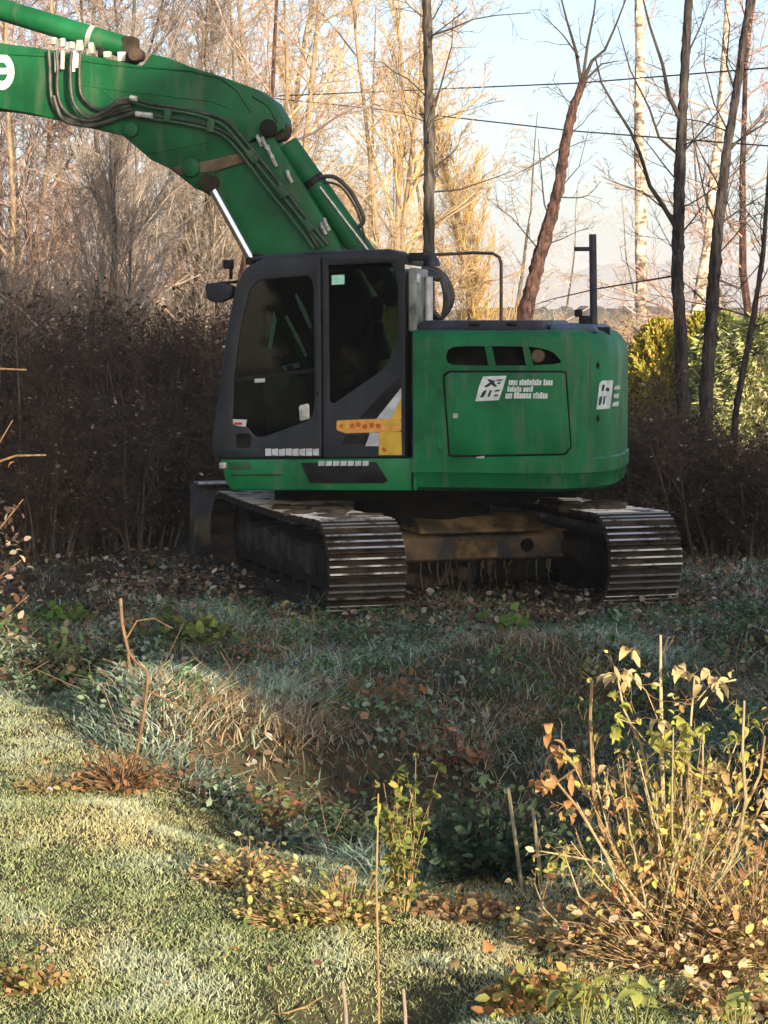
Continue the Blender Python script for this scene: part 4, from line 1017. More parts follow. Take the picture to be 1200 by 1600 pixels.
traced_tree('dark_tree', 'dark bare tree with a long left limb, in front of the yellow conifer', 24.5, [(1072, 880), (1068, 640), (1063, 520), (1058, 430), (1060, 350), (1062, 270), (1066, 190), (1070, 100), (1076, 0), (1082, -250)], [.075, .07, .066, .062, .06, .055, .05, .045, .042, .02],
    [([(1056, 355), (1035, 320), (1015, 290), (1000, 240), (985, 205), (960, 165), (940, 130), (930, 90)], .026), ([(1062, 185), (1045, 150), (1035, 100), (1015, 40), (1000, -20)], .026), ([(1058, 240), (1030, 215), (1015, 170), (985, 110), (965, 40)], .016), ([(1068, 360), (1085, 340), (1098, 320)], .012), ([(1060, 345), (1005, 300), (960, 285), (940, 275)], .010), ([(1060, 430), (1000, 440), (930, 452), (860, 468), (830, 478)], .012), ([(1058, 400), (1040, 370), (1030, 350)], .008), ([(1066, 530), (1030, 575), (1008, 600)], .010), ([(1072, 90), (1095, 40), (1110, 0)], .012)],
    M['bark_dark'], M['twig_dark'], 33, LT, group='dark trees near the machine')
traced_tree('dark_tree', 'dark bare tree bending right, rightmost of the two thick dark trunks', 25.5, [(1102, 880), (1103, 620), (1110, 520), (1116, 430), (1122, 350), (1130, 290), (1136, 230), (1150, 150), (1162, 60), (1175, -20), (1185, -200)], [.08, .075, .07, .065, .058, .055, .05, .044, .04, .035, .02],
    [([(1118, 345), (1105, 320), (1098, 290), (1088, 240), (1080, 190)], .014), ([(1135, 235), (1160, 215), (1200, 190), (1240, 170)], .016), ([(1125, 350), (1160, 325), (1200, 300)], .014), ([(1120, 400), (1165, 350), (1200, 320)], .010), ([(1150, 150), (1135, 100), (1140, 40), (1128, -20)], .014), ([(1100, 330), (1060, 300)], .007), ([(1110, 480), (1080, 450), (1066, 440)], .010), ([(1140, 210), (1115, 160), (1100, 100), (1104, 40)], .012), ([(1110, 590), (1150, 570), (1200, 540)], .012)],
    M['bark_dark'], M['twig_dark'], 34, LT, group='dark trees near the machine')
traced_tree('dark_tree', 'slim dark sapling slanting at the right edge', 23.5, [(1135, 860), (1150, 640), (1165, 560), (1178, 490), (1192, 400), (1197, 330), (1206, 200)], [.04, .034, .03, .027, .024, .02, .012],
    [([(1175, 500), (1150, 470), (1120, 475)], .008), ([(1190, 410), (1165, 440), (1130, 480)], .008), ([(1192, 400), (1188, 350), (1192, 320)], .008)],
    M['bark_dark'], M['twig_dark'], 35, LT, group='dark trees near the machine')
BT = [(14, (.5, 1.2), 50, .15, -.02, 5, .3), (6, (.3, .7), 40, .2, -.06, 3, .2), (4, (.4, .7), 40, .2, -.08, 3, .2)]
traced_tree('birch_tree', 'white sunlit birch trunk behind the rear of the machine', 40, [(1004, 640), (1003, 520), (1001, 400), (1001, 300), (998, 200), (1000, 100), (999, 0), (1000, -250)], [.105, .10, .095, .092, .085, .08, .075, .05],
    [([(1000, 190), (985, 150), (980, 80)], .015), ([(1000, 60), (1020, 20), (1030, -20)], .015)], M['birch'], M['twig_rose'], 36, BT, group='birches')
traced_tree('birch_tree', 'pale leaning birch between the two dark trunks', 42, [(1078, 640), (1086, 500), (1096, 440), (1108, 370), (1112, 300), (1122, 220), (1130, 120), (1140, -60)], [.11, .10, .095, .09, .08, .07, .06, .03],
    [([(1112, 300), (1090, 250), (1085, 180)], .015)], M['birch'], M['twig_rose'], 37, BT, group='birches')

# --- conifers and the willow-leaved shrub at the right
def conifer(label, px, Y, hgt, rad, pal, seed, n=9000, sz=.10, narrow=False, xw=None):
    r = np.random.default_rng(seed); x = (px - 600) / F * Y if xw is None else xw; z0 = gz1(x, Y); root = empty('conifer' if not narrow else 'leafy_shrub', (x, Y, z0))
    tag(root, label, 'conifer' if not narrow else 'shrub')
    tm = MB(); tm.tube([(0, 0, -.1), (.02, 0, hgt * .5), (0, .03, hgt * .93)], [.05, .035, .008], 7); tm.build('trunk', M['bark_tan'], root, smooth=True)
    t = r.random(n) ** .75; a = r.uniform(0, 6.283, n)
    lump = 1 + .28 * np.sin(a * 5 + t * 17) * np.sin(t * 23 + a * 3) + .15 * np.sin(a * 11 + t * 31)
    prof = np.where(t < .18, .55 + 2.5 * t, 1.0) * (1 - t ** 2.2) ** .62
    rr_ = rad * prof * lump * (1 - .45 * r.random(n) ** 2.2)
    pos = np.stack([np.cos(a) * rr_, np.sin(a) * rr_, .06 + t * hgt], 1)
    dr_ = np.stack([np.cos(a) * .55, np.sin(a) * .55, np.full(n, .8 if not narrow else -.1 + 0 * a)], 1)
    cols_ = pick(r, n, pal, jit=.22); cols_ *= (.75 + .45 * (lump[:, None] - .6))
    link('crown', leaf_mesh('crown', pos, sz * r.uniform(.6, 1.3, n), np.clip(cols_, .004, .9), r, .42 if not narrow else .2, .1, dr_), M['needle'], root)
conifer('golden-yellow conifer between the machine tail and the dark trunks', 1030, 34, 2.05, .62, [(.46, .37, .06), (.36, .33, .05), (.55, .43, .09), (.27, .27, .05)], 51, 12000, .085)
conifer('small golden conifer right of the first, behind the dark trunk', 1092, 35, 2.15, .40, [(.36, .31, .05), (.29, .29, .04), (.46, .38, .08)], 52, 6000)
conifer('pale green leafy shrub at the right edge', 1182, 31, 2.15, .75, [(.38, .42, .16), (.46, .47, .22), (.28, .33, .12), (.50, .46, .26)], 53, 14000, .11, True)
conifer('pale green leafy shrub between the dark trunks and the right-edge shrub', 1128, 33, 2.1, .55, [(.32, .36, .13), (.40, .40, .18), (.22, .27, .09)], 54, 7000, .14, True)

# conifers added behind the photographer, left of the house (to darken cab glass reflections)
DK = [(.02, .04, .015), (.03, .055, .02), (.015, .03, .012)]
for k, (xw, Yw, hg, lb) in enumerate(((-1.6, -11, 7.0, 'unseen dark conifer added behind the photographer, nearest the house'), (-4.6, -11.5, 7.6, 'unseen dark conifer added behind the photographer, second from the house'), (-7.6, -11, 7.0, 'unseen dark conifer added behind the photographer, third from the house'), (-10.6, -10.5, 7.8, 'unseen dark conifer added behind the photographer, farthest from the house'))):
    conifer(lb, 0, Yw, hg, 2.1, DK, 70 + k, 5200, .55, False, xw)

# --- dark bare thickets left and right of the machine
def bush_kind(seed, h, rad, nst, nleaf, spec=None):
    w = Wood(seed); stm = MB()
    spec = spec or [(9, (.35, .75), 40, .18, .02, 4, .15), (7, (.35, .7), 45, .2, .0, 3, .1), (4, (.4, .8), 45, .2, .0, 2, .1)]
    for k in range(nst):
        a = w.r.uniform(0, 6.283); q = math.sqrt(w.r.random()) * rad
        d = np.array([math.cos(a) * q * .35, math.sin(a) * q * .35, 1.0]); L = h * w.r.uniform(.55, 1.05)
        pts = w.path(np.array([math.cos(a) * q * .7, math.sin(a) * q * .7, -.08]), d, L, 6, .10, .02)
        stm.tube([tuple(p) for p in pts], [.016 - .0018 * i for i in range(7)], 6, cap=False); w.grow(pts, .010, 0, [(s0[0], (s0[1][0] * (L if i == 0 else 1), s0[1][1] * (L if i == 0 else 1)), *s0[2:]) if i == 0 else s0 for i, s0 in enumerate(spec)], .003)
    me = w.crown_mesh('twigs'); me.materials.append(M['twig_dark'])
    tips = np.array(w.P1); sel = tips[w.r.choice(len(tips), nleaf)] + w.r.normal(0, .05, (nleaf, 3))
    cols_ = pick(w.r, nleaf, [(.07, .045, .03), (.11, .07, .045), (.06, .06, .03), (.17, .115, .07), (.50, .44, .36)], (5, 4, 3, 2, .6))
    lm = leaf_mesh('dead_leaves', sel, w.r.uniform(.03, .07, nleaf), cols_, w.r); lm.materials.append(M['leaf'])
    so2 = stm.build('stems', M['stem_hedge'], smooth=True); sme = so2.data; bpy.data.objects.remove(so2)
    return me, lm, sme
bk = [bush_kind(61, 2.25, .9, 26, 2400), bush_kind(62, 1.9, .9, 30, 2800), bush_kind(63, 1.5, .8, 30, 2600)]
def bush(label, px, Y, k, sc=1.0, twig='twig_hedge', group='dark thicket shrubs', szz=1.0):
    x = (px - 600) / F * Y; root = empty('thicket_shrub', (x, Y, gz1(x, Y) - .03), rng.uniform(0, 6.28)); root.scale = (sc, sc, sc * szz)
    tag(root, label, 'shrub', group)
    a = link('twigs', bk[k][0], None, root); setmat(a, M[twig]); link('dead_leaves', bk[k][1], None, root); link('stems', bk[k][2], None, root)
for px, Y, k, sc, lb in [
    (-10, 24.5, 0, 1.0, 'dark bare shrub at the left edge of the hedge'), (75, 25.2, 1, .92, 'dark tangled shrub second from the left in the hedge'), (150, 24.2, 0, .80, 'dark shrub in the middle of the left hedge'),
    (225, 25.4, 0, .90, 'reddish dark shrub left of the cab door'), (300, 24.6, 1, 1.1, 'brown shrub just behind the dozer blade'), (370, 25.6, 0, .88, 'dark shrub hidden mostly behind the cab front'),
    (40, 22.6, 2, .85, 'low dark shrub at the foot of the hedge near the left edge'), (190, 23.2, 2, .9, 'low dark shrub at the foot of the hedge beside the blade'), (110, 27.0, 0, .85, 'tall dark shrub behind the left hedge'), (270, 27.2, 1, 1.18, 'olive-brown shrub topping the left hedge near the cab mirror'),
    (985, 23.6, 1, .80, 'dark shrub touching the tail of the machine'), (1045, 23.0, 2, .78, 'dark shrub behind the right track'), (1110, 22.6, 2, .82, 'dark shrub at the foot of the two dark trunks'), (1175, 22.2, 2, .70, 'brown shrub at the right edge below the pale green shrub'), (1225, 23.4, 1, .62, 'dark shrub cut by the right edge'),
    (470, 26.5, 1, 1.0, 'dark shrub behind the cab, seen under the machine'), (640, 26.2, 2, 1.0, 'dark shrub behind the carbody'), (800, 25.4, 2, 1.0, 'dark shrub behind the engine cover'), (900, 25.0, 2, 1.0, 'dark shrub behind the right track frame')]:
    bush(lb, px, Y, k, sc)
# pale reeds and brush beyond, in the sun
for i, (px, Y, k, sc, tw, lb) in enumerate([(870, 60, 1, 1.1, 'twig_tan', 'sandy brush behind the mast base'), (930, 66, 2, 1.3, 'twig_gold', 'golden brush left of the white birch'), (985, 58, 2, 1.2, 'twig_tan', 'sandy brush at the foot of the white birch'), (1050, 64, 1, 1.1, 'twig_rose', 'rosy brush right of the white birch'),
    (1120, 56, 1, 1.0, 'twig_tan', 'sandy brush behind the dark trunks'), (1180, 62, 1, 1.2, 'twig_rose', 'rosy brush at the right edge beyond the shrub'), (800, 70, 1, 1.2, 'twig_tan', 'sandy brush behind the leaning trunk'), (730, 63, 1, 1.1, 'twig_gold', 'golden brush beyond the handrail')]):
    bush(lb, px, Y, k, sc, tw, 'sunlit brush far behind the machine')

# --- overhead wires
def wires():
    pm = two_tone('pole_wood', (.06, .045, .03), (.13, .10, .07), 10, .9, 0, .4)
    tops = []
    for px, Y, top, lb in ((410, 45, 152, 'wooden line pole standing hidden behind the boom'), (1560, 27, 40, 'wooden line pole beyond the right edge')):
        b = P(px, HOR, Y); t = P(px, top, Y); root = empty('utility_pole', (b.x, Y, gz1(b.x, Y))); tag(root, lb, 'pole', 'line poles')
        mb = MB(); mb.tube([(0, 0, -.2), (0, 0, t.z - root.location.z)], [.09, .07], 10); mb.build('post', pm, root, smooth=True)
    wm_ = two_tone('wire_dark', (.02, .016, .016), (.035, .03, .03), 3, .6, 0, 0)
    for k, (pts, lb) in enumerate((([(412, 151), (640, 141), (900, 130), (1200, 106), (1560, 70)], 'upper overhead wire running across the sky'), ([(412, 152), (640, 176), (900, 205), (1200, 228), (1560, 262)], 'lower overhead wire sloping down to the right'))):
        q = [P(a, b, 45 - 18 * (a - 412) / 1148) for a, b in pts]; o = q[0]
        mb = MB(); mb.tube([tuple(p - o) for p in q], .011, 5); w = mb.build('overhead_wire', wm_, None, loc=o); tag(w, lb, 'wire', 'overhead wires')
wires()

# ------------------------------------------------------------------ ground cover
def G(px, py):
    """picture point on the terrain"""
    d = ray(px, py); t = 5.0 / d.y
    Y = (CAMH) / max(1e-4, -d.z) * d.y
    for _ in range(25):
        x = d.x / d.y * Y; z = gz1(x, Y); Yn = (z - CAMH) / (d.z / d.y); Y += .5 * (Yn - Y)
    x = d.x / d.y * Y
    return Vector((x, Y, gz1(x, Y)))
def lawn_edge(x): return 9.45 + 2.0 * np.clip(-x, 0, 2.6) + .5 * (vnoise(x * 2.2 + 7, x * 0 + 2) - .5)
def scatter(r, n, y0, y1, pad=1.25):
    u = r.random(n); y = np.sqrt(y0 * y0 + u * (y1 * y1 - y0 * y0)); hw = 600 / F * y * pad
    x = r.uniform(-1, 1, n) * hw; out = r.random(n) < .2; x = np.where(out, np.sign(x) * hw * (1 + .8 * r.random(n)), x); return x, y
def blades(name, x, y, h, w, cols, r, lean=.5, zoff=0.0):
    n = len(x); z = gz(x, y) - .008 + zoff; b = np.stack([x, y, z], 1)
    a = r.uniform(0, 6.283, n); s = np.stack([np.cos(a), np.sin(a), 0 * a], 1) * w[:, None] * .5
    la = r.uniform(0, 6.283, n); ld = np.stack([np.cos(la), np.sin(la), 0 * a], 1) * (h * lean * r.random(n))[:, None]
    up = np.stack([0 * h, 0 * h, h], 1)
    m1 = b + up * .55 + ld * .35; tip = b + up * (.82 + .18 * r.random(n)[:, None]) + ld
    V = np.stack([b - s, b + s, m1 + s * .8, m1 - s * .8, tip], 1)
    k = (np.arange(n) * 5)[:, None]
    Tr = np.concatenate([k + np.array([[0, 1, 2]]), k + np.array([[0, 2, 3]]), k + np.array([[3, 2, 4]])])
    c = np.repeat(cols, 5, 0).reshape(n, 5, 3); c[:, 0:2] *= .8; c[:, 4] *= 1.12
    return np_mesh(name, V, Tr, 3, cols=np.clip(c.reshape(-1, 3), 0, .9))
r1 = np.random.default_rng(101)
# lawn: short grass, straw-coloured and frosted patches
x, y = scatter(r1, 640000, 6.9, 14.5); keep = y < lawn_edge(x) + r1.normal(0, .12, len(x)); keep &= r1.random(len(x)) < np.clip(1.25 - .06 * y, .3, 1); x, y = x[keep], y[keep]
pt = vnoise(x * 1.8 + 3, y * 1.1); pt2 = vnoise(x * 5.5, y * 3.5 + 30); n = len(x)
ca = np.array([.34, .41, .19]); cb_ = np.array([.56, .52, .27]); cc = np.array([.50, .57, .42]); cd = np.array([.25, .32, .15])
cl = ca * np.ones((n, 1)); cl = cl + (cb_ - cl) * np.clip((pt - .42) * 3.2, 0, 1)[:, None]; cl = cl + (cc - cl) * np.clip((pt2 - .55) * 2.6, 0, 1)[:, None] * .8; cl = cl + (cd - cl) * np.clip((.36 - pt2) * 4, 0, 1)[:, None]
cl *= (1 + r1.normal(0, .16, (n, 1))); yel = r1.random(n) < .10; cl[yel] = np.array([.62, .55, .32]) * (1 + r1.normal(0, .2, (yel.sum(), 1)))
hh = r1.uniform(.012, .028, n) * (.8 + .6 * pt2)
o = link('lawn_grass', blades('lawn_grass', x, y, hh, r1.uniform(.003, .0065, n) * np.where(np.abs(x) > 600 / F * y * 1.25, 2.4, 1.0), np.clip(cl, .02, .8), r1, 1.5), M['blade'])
tag(o, 'short pale frosted lawn grass in the sunny foreground', 'grass', kind='stuff')
# rough bank: longer dull blue-green grass with dry straw in it
x, y = scatter(r1, 360000, 9.2, 22.5); keep = (y > lawn_edge(x) - .2) & (r1.random(len(x)) < np.clip(.22 + 1.6 * (vnoise(x * 1.6 + 11, y * 1.0) - .34), .12, 1) * np.where(y > 17.4, .3, 1)); x, y = x[keep], y[keep]; n = len(x)
pt = vnoise(x * 1.3 + 50, y * .8); pb = vnoise(x * 2.1 + 17, y * 1.3 + 5)
cg = pick(r1, n, [(.20, .28, .18), (.30, .38, .29), (.11, .16, .09), (.42, .48, .40)], (4, 4, 2.5, 3.5), .28)
cw = pick(r1, n, [(.34, .26, .16), (.24, .17, .10), (.44, .37, .26), (.15, .11, .07)], (4, 3, 2.5, 3), .28)
wb = (r1.random(n) < np.clip((pt - .47) * 3.0, .08, .75))[:, None]; cl = np.where(wb, cw, cg) * (.65 + .8 * pb[:, None])
hh = r1.uniform(.025, .11, n) * np.where(y > 16.8, .6, 1.0) * (.6 + .9 * pb)
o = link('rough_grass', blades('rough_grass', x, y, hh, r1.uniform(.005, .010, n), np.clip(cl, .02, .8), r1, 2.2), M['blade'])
tag(o, 'shaded rough grass on the bank and strip before the machine', 'grass', kind='stuff')
# low weeds and ivy in clumps
nC = 430; cx, cy = scatter(r1, nC, 9.3, 18.5, 1.2); ok = cy > lawn_edge(cx) - .05; cx, cy = cx[ok], cy[ok]
px_, py_, pz_, sc_, cc_ = [], [], [], [], []
for i in range(len(cx)):
    tone = r1.random(); big = r1.uniform(.10, .32); k = int(r1.uniform(50, 120)); hgt = r1.uniform(.06, .24) * (1 if cy[i] < 16.8 else .5)
    a = r1.uniform(0, 6.283, k); q = np.sqrt(r1.random(k)) * big; t = (1 - (q / big) ** 2)
    xx, yy = cx[i] + np.cos(a) * q, cy[i] + np.sin(a) * q
    px_.append(xx); py_.append(yy); pz_.append(gz(xx, yy) + hgt * t * r1.uniform(.35, 1, k) + .01); sc_.append(r1.uniform(.022, .050, k))
    base = [(.10, .18, .07), (.14, .21, .13), (.06, .10, .05), (.21, .28, .19), (.27, .24, .10), (.22, .14, .08)][r1.choice(6, p=[.26, .22, .2, .16, .08, .08])]
    cc_.append(pick(r1, k, [base, tuple(v * 1.35 for v in base), (.10, .14, .11)], (6, 3, 1.2), .2))
o = link('ground_weeds', leaf_mesh('ground_weeds', np.stack([np.concatenate(px_), np.concatenate(py_), np.concatenate(pz_)], 1), np.concatenate(sc_), np.concatenate(cc_), r1, .62, .8), M['leaf'])
tag(o, 'low dark green weeds and ivy on the shaded bank and in the ditch', 'weeds', kind='stuff')
# leaf litter
x, y = scatter(r1, 42000, 7.0, 23); dens = np.where(y < lawn_edge(x), .05, .22 + .9 * (vnoise(x * 1.5 + 80, y * .9) - .4)); keep = r1.random(len(x)) < dens; x, y = x[keep], y[keep]; n = len(x)
cl = pick(r1, n, [(.15, .09, .055), (.25, .175, .11), (.10, .065, .045), (.36, .29, .20), (.26, .13, .06), (.46, .41, .34)], (4, 4, 3.4, 3.0, .6, 1.6), .25)
o = link('leaf_litter', leaf_mesh('leaf_litter', np.stack([x, y, gz(x, y) + r1.uniform(.005, .07, n)], 1), r1.uniform(.03, .075, n) * np.where(y < lawn_edge(x), .5, 1.0), cl, r1, .7, 1.2), M['leaf'])
tag(o, 'fallen brown and tan leaves lying over the bank', 'leaves', kind='stuff')
# dry fine stems strewn about
P0, P1 = [], []
x, y = scatter(r1, 900, 9.3, 17.5); ok = y > lawn_edge(x); x, y = x[ok], y[ok]
a = r1.uniform(0, 6.283, len(x)); el = r1.uniform(.05, 1.2, len(x)); L = r1.uniform(.12, .4, len(x))
P0 = np.stack([x, y, gz(x, y)], 1); P1 = P0 + np.stack([np.cos(a) * np.cos(el), np.sin(a) * np.cos(el), np.sin(el)], 1) * L[:, None]
V, Qd = seg_tubes(P0, P1, np.full(len(x), .0035), np.full(len(x), .0018), 3)
o = link('dry_stems', np_mesh('dry_stems', V, Qd), bark('dry_stem', (.13, .095, .06), (.28, .21, .13), 3, .5, 0)); tag(o, 'thin dry stems strewn through the weeds on the bank', 'stems', kind='stuff')

def churned():
    q = np.random.default_rng(9); V = []; Fq = []; base = np.array([[x, y, z] for x in (-1, 1) for y in (-1, 1) for z in (-1, 1)], float)
    fc = np.array([(0, 1, 3, 2), (4, 6, 7, 5), (0, 4, 5, 1), (2, 3, 7, 6), (0, 2, 6, 4), (1, 5, 7, 3)])
    n = 1500
    for k in range(n):
        if k < 1000:
            side = q.choice((-1, 1)); u = q.uniform(-2.1, 2.2); e = u2e(u, side * TG / 2 + q.choice((-.34, .34, 0), p=(.42, .42, .16)) + q.normal(0, .07), 0)
            if abs(u) < 1.9 and abs(abs((UM.inverted() @ (e - UOFF)).y) - TG / 2) < .27: u = 2.0
            w_ = W(e.x, e.y, 0)
        else: w_ = Vector((q.uniform(-4.4, -1.2), q.uniform(17.6, 22.5), 0))
        h = q.uniform(.012, .05) * q.uniform(.6, 1.4, 3); h[2] *= .6
        v = base * h * q.uniform(.7, 1.25, (8, 3)); a = q.uniform(0, 3.14); c_, s_ = math.cos(a), math.sin(a)
        v = np.stack([v[:, 0] * c_ - v[:, 1] * s_, v[:, 0] * s_ + v[:, 1] * c_, v[:, 2]], 1) + np.array([w_.x, w_.y, gz1(w_.x, w_.y) + h[2] * .5])
        V.append(v); Fq.append(fc + 8 * k)
    o = link('churned_soil', np_mesh('churned_soil', np.concatenate(V), np.concatenate(Fq)), M['mud']); tag(o, 'loose dark soil clods churned up round the tracks', 'soil', kind='stuff')
churned()

# ------------------------------------------------------------------ plants that stand out singly
M['stalk'] = bark('stalk_tan', (.20, .13, .065), (.38, .27, .14), 20, .3, .2)
M['stalk_brown'] = bark('stalk_brown', (.10, .06, .035), (.25, .165, .095), 30, .3, .5)
M['stalk_pale'] = bark('stalk_pale', (.24, .22, .13), (.46, .40, .24), 20, .3, .2)
M['leaf_gold'] = leafy('leaf_gold', [(.45, .30, .10), (.55, .42, .13), (.50, .34, .16), (.62, .52, .22)])
M['leaf_orange'] = leafy('leaf_orange', [(.50, .24, .08), (.58, .34, .14), (.45, .20, .07)])
M['leaf_lime'] = leafy('leaf_lime', [(.34, .38, .06), (.46, .46, .10), (.28, .34, .06)])
M['leaf_cream'] = leafy('leaf_cream', [(.66, .50, .26), (.72, .58, .30), (.62, .44, .20)])
M['leaf_green'] = leafy('leaf_green', [(.26, .32, .07), (.34, .38, .10), (.22, .28, .07)])
M['stalk_green'] = bark('stalk_green', (.14, .15, .05), (.26, .26, .10), 20, .3, .2)
M['leaf_brown'] = leafy('leaf_brown', [(.26, .11, .045), (.34, .16, .06), (.20, .09, .04)])
def single_leaf(L, ratio=.6, curl=.15, seed=0, droop=.2):
    q = random.Random(seed); n = 5; V = []; Fs = []
    for i in range(n + 1):
        t = i / n; w = L * ratio * .5 * math.sin(math.pi * min(1, t * .92 + .06)) ** .8 * (1 if i < n else .1); z = -droop * L * t * t + curl * L * math.sin(t * 3)
        jl, jr = q.uniform(.82, 1.15), q.uniform(.82, 1.15)
        V += [(L * t, w * jl, z + w * .35), (L * t, 0, z), (L * t, -w * jr, z + w * .3)]
    for i in range(n):
        for k in (0, 1): Fs.append((i * 3 + k, i * 3 + k + 1, i * 3 + 4 + k, i * 3 + 3 + k))
    me = bpy.data.meshes.new('leaf'); me.from_pydata(V, [], Fs); me.polygons.foreach_set('use_smooth', [True] * len(Fs)); me.materials.append(M['leaf_gold']); return me
LM = [single_leaf(1.0, .45, .12, 1), single_leaf(1.0, .62, .2, 2, .5), single_leaf(1.0, .38, -.2, 3, .7), single_leaf(1.0, .7, .1, 4, .2)]
def put_leaf(parent, loc, size, m, az=None, pitch=None, k=None):
    o = bpy.data.objects.new('leaf', LM[rr.randrange(4) if k is None else k]); col.objects.link(o); o.parent = parent; o.location = loc
    o.rotation_euler = (rr.uniform(-.7, .7), rr.uniform(-.2, 1.0) if pitch is None else pitch, rr.uniform(0, 6.283) if az is None else az); o.scale = (size, size, size); setmat(o, M[m]); return o
def stems_thing(name, label, cat, base, Y, stems, m, group=None, n=6, depth=.0):
    root = empty(name, base); tag(root, label, cat, group)
    for pix, r0, r1_ in stems:
        off = rr.uniform(-depth, depth)
        pts = [tuple(P(a, b, Y + off * i / max(1, len(pix) - 1)) - Vector(base)) for i, (a, b) in enumerate(pix)]
        k = len(pts); mb = MB(); mb.tube(pts, [r0 + (r1_ - r0) * i / (k - 1) for i in range(k)], n); mb.build('stem', m, root, smooth=True)
    return root
# broken brown stalk at the left, with its dry clump
b = G(205, 1205); Yb = b.y
st_ = stems_thing('broken_stalk', 'snapped brown plant stalk bent in the middle, standing at the left', 'stalk', b, Yb,
    [([(208, 1215), (216, 1165), (226, 1110), (231, 1060), (229, 1048), (212, 1034), (202, 1020)], .0085, .007), ([(202, 1022), (196, 1000), (191, 975), (188, 935)], .0075, .0085), ([(200, 1022), (205, 1055)], .007, .005), ([(231, 1080), (258, 1092), (290, 1112), (312, 1140), (326, 1200)], .006, .003), ([(196, 1000), (214, 970), (240, 966), (270, 982)], .005, .002)], M['stalk_brown'], n=7)
def tuft(name, label, base, rad, hgt, nst, pal, leafpal, nleaf, lsz, seed, cat='plant', droop=-.12, group=None, rstem=.0028):
    w = Wood(seed); root = empty(name, base); tag(root, label, cat, group)
    for k in range(nst):
        a = w.r.uniform(0, 6.283); q = math.sqrt(w.r.random()); d = np.array([math.cos(a) * q * rad / hgt * 1.3, math.sin(a) * q * rad / hgt * 1.3, 1])
        pts = w.path(np.array([math.cos(a) * q * rad * .25, math.sin(a) * q * rad * .25, -.02]), d, hgt * w.r.uniform(.6, 1.1), 5, .10, droop); w.limb(pts, rstem, rstem * .5)
    link('stems', w.crown_mesh('stems'), pal, root)
    if nleaf:
        tips = np.array(w.P1); sel = tips[w.r.choice(len(tips), nleaf)] + w.r.normal(0, rad * .07, (nleaf, 3)); sel[:, 2] = np.maximum(sel[:, 2], .01)
        link('foliage', leaf_mesh('foliage', sel, lsz * w.r.uniform(.6, 1.3, nleaf), pick(w.r, nleaf, leafpal, jit=.2), w.r, .6, .3), M['leaf'], root)
    return root
tuft('dry_tuft', 'rusty dry plant clump at the foot of the snapped stalk', G(188, 1235), .17, .24, 170, M['stalk_brown'], [(.26, .14, .06), (.32, .19, .09)], 260, .04, 201, 'dry plant', -.22, None, .004)
tuft('dry_tuft', 'pale dry stems left of the rusty clump', G(70, 1235), .16, .16, 60, M['stalk'], [(.36, .27, .12), (.26, .22, .08)], 90, .035, 202, 'dry plant', -.2)
# weeds with yellowing leaves in the middle
YW = [(.42, .40, .13), (.33, .36, .11), (.46, .36, .15), (.33, .21, .10), (.26, .30, .09), (.50, .43, .22)]
tuft('yellow_weed', 'yellow-green weed patch on the lawn edge, left of the tall thin stem', G(455, 1440), .22, .20, 130, M['stalk'], YW, 640, .030, 203, 'weeds')
tuft('yellow_weed', 'yellowing weed patch just left of the tall thin stem', G(545, 1440), .17, .22, 110, M['stalk'], YW, 520, .030, 204, 'weeds')
tuft('yellow_weed', 'orange-tinted weed patch above the lawn, left of the ditch', G(385, 1375), .22, .19, 130, M['stalk'], [(.42, .31, .13), (.35, .31, .12), (.40, .25, .13), (.30, .31, .11), (.50, .42, .24)], 640, .028, 205, 'weeds')
tuft('brown_weed', 'withered brown weed with curled leaves above the yellow patches', G(432, 1300), .10, .24, 22, M['stalk_brown'], [(.36, .20, .10), (.28, .13, .07), (.24, .26, .08)], 170, .04, 206, 'weeds')
tuft('brown_weed', 'small withered weed on the lawn at the lower left corner', G(50, 1545), .12, .15, 30, M['stalk'], [(.30, .22, .09), (.33, .18, .08), (.23, .23, .08)], 320, .028, 207, 'weeds')
tuft('green_weed', 'fresh green weed in front of the machine at the left', G(90, 975), .42, .22, 60, M['stalk'], [(.07, .16, .03), (.10, .20, .04), (.16, .22, .05)], 420, .07, 208, 'weeds')
tuft('green_weed', 'yellow-green leafy weed right of the snapped stalk', G(290, 1000), .30, .24, 40, M['stalk'], [(.20, .26, .06), (.28, .30, .09), (.12, .18, .05)], 200, .08, 209, 'weeds')
tuft('green_weed', 'small bright green weed standing before the carbody', G(792, 985), .12, .20, 14, M['stalk'], [(.16, .30, .06), (.22, .36, .09)], 60, .08, 210, 'weeds')
tuft('dry_tuft', 'tan leaf heap on the bank before the right track', G(800, 1030), .45, .12, 60, M['stalk'], [(.30, .20, .12), (.36, .27, .17), (.22, .12, .07)], 360, .08, 211, 'dry plant')
tuft('dry_tuft', 'withered brown weed in the middle of the shaded bank', G(590, 1110), .22, .26, 40, M['stalk'], [(.24, .16, .10), (.18, .11, .06)], 120, .06, 212, 'dry plant')
tuft('dry_tuft', 'withered rust-brown weed on the bank right of the middle', G(715, 1190), .20, .20, 30, M['stalk_brown'], [(.30, .17, .10), (.20, .10, .06)], 90, .06, 213, 'dry plant')
tuft('dark_weed', 'dark green ivy mound in the ditch', G(750, 1360), .42, .34, 90, M['twig_dark'], [(.03, .055, .03), (.045, .075, .045), (.06, .09, .06)], 1300, .045, 214, 'weeds', -.05)
tuft('dark_weed', 'dark green ivy mound left of the ditch', G(520, 1330), .34, .26, 70, M['twig_dark'], [(.035, .06, .03), (.05, .08, .045), (.07, .10, .06)], 900, .042, 215, 'weeds', -.05)
tuft('dark_weed', 'shaded bramble mound at the left under the hedge', G(110, 1085), .75, .40, 150, M['twig_dark'], [(.03, .05, .025), (.045, .07, .035), (.07, .055, .035)], 1800, .055, 216, 'bramble', -.04)
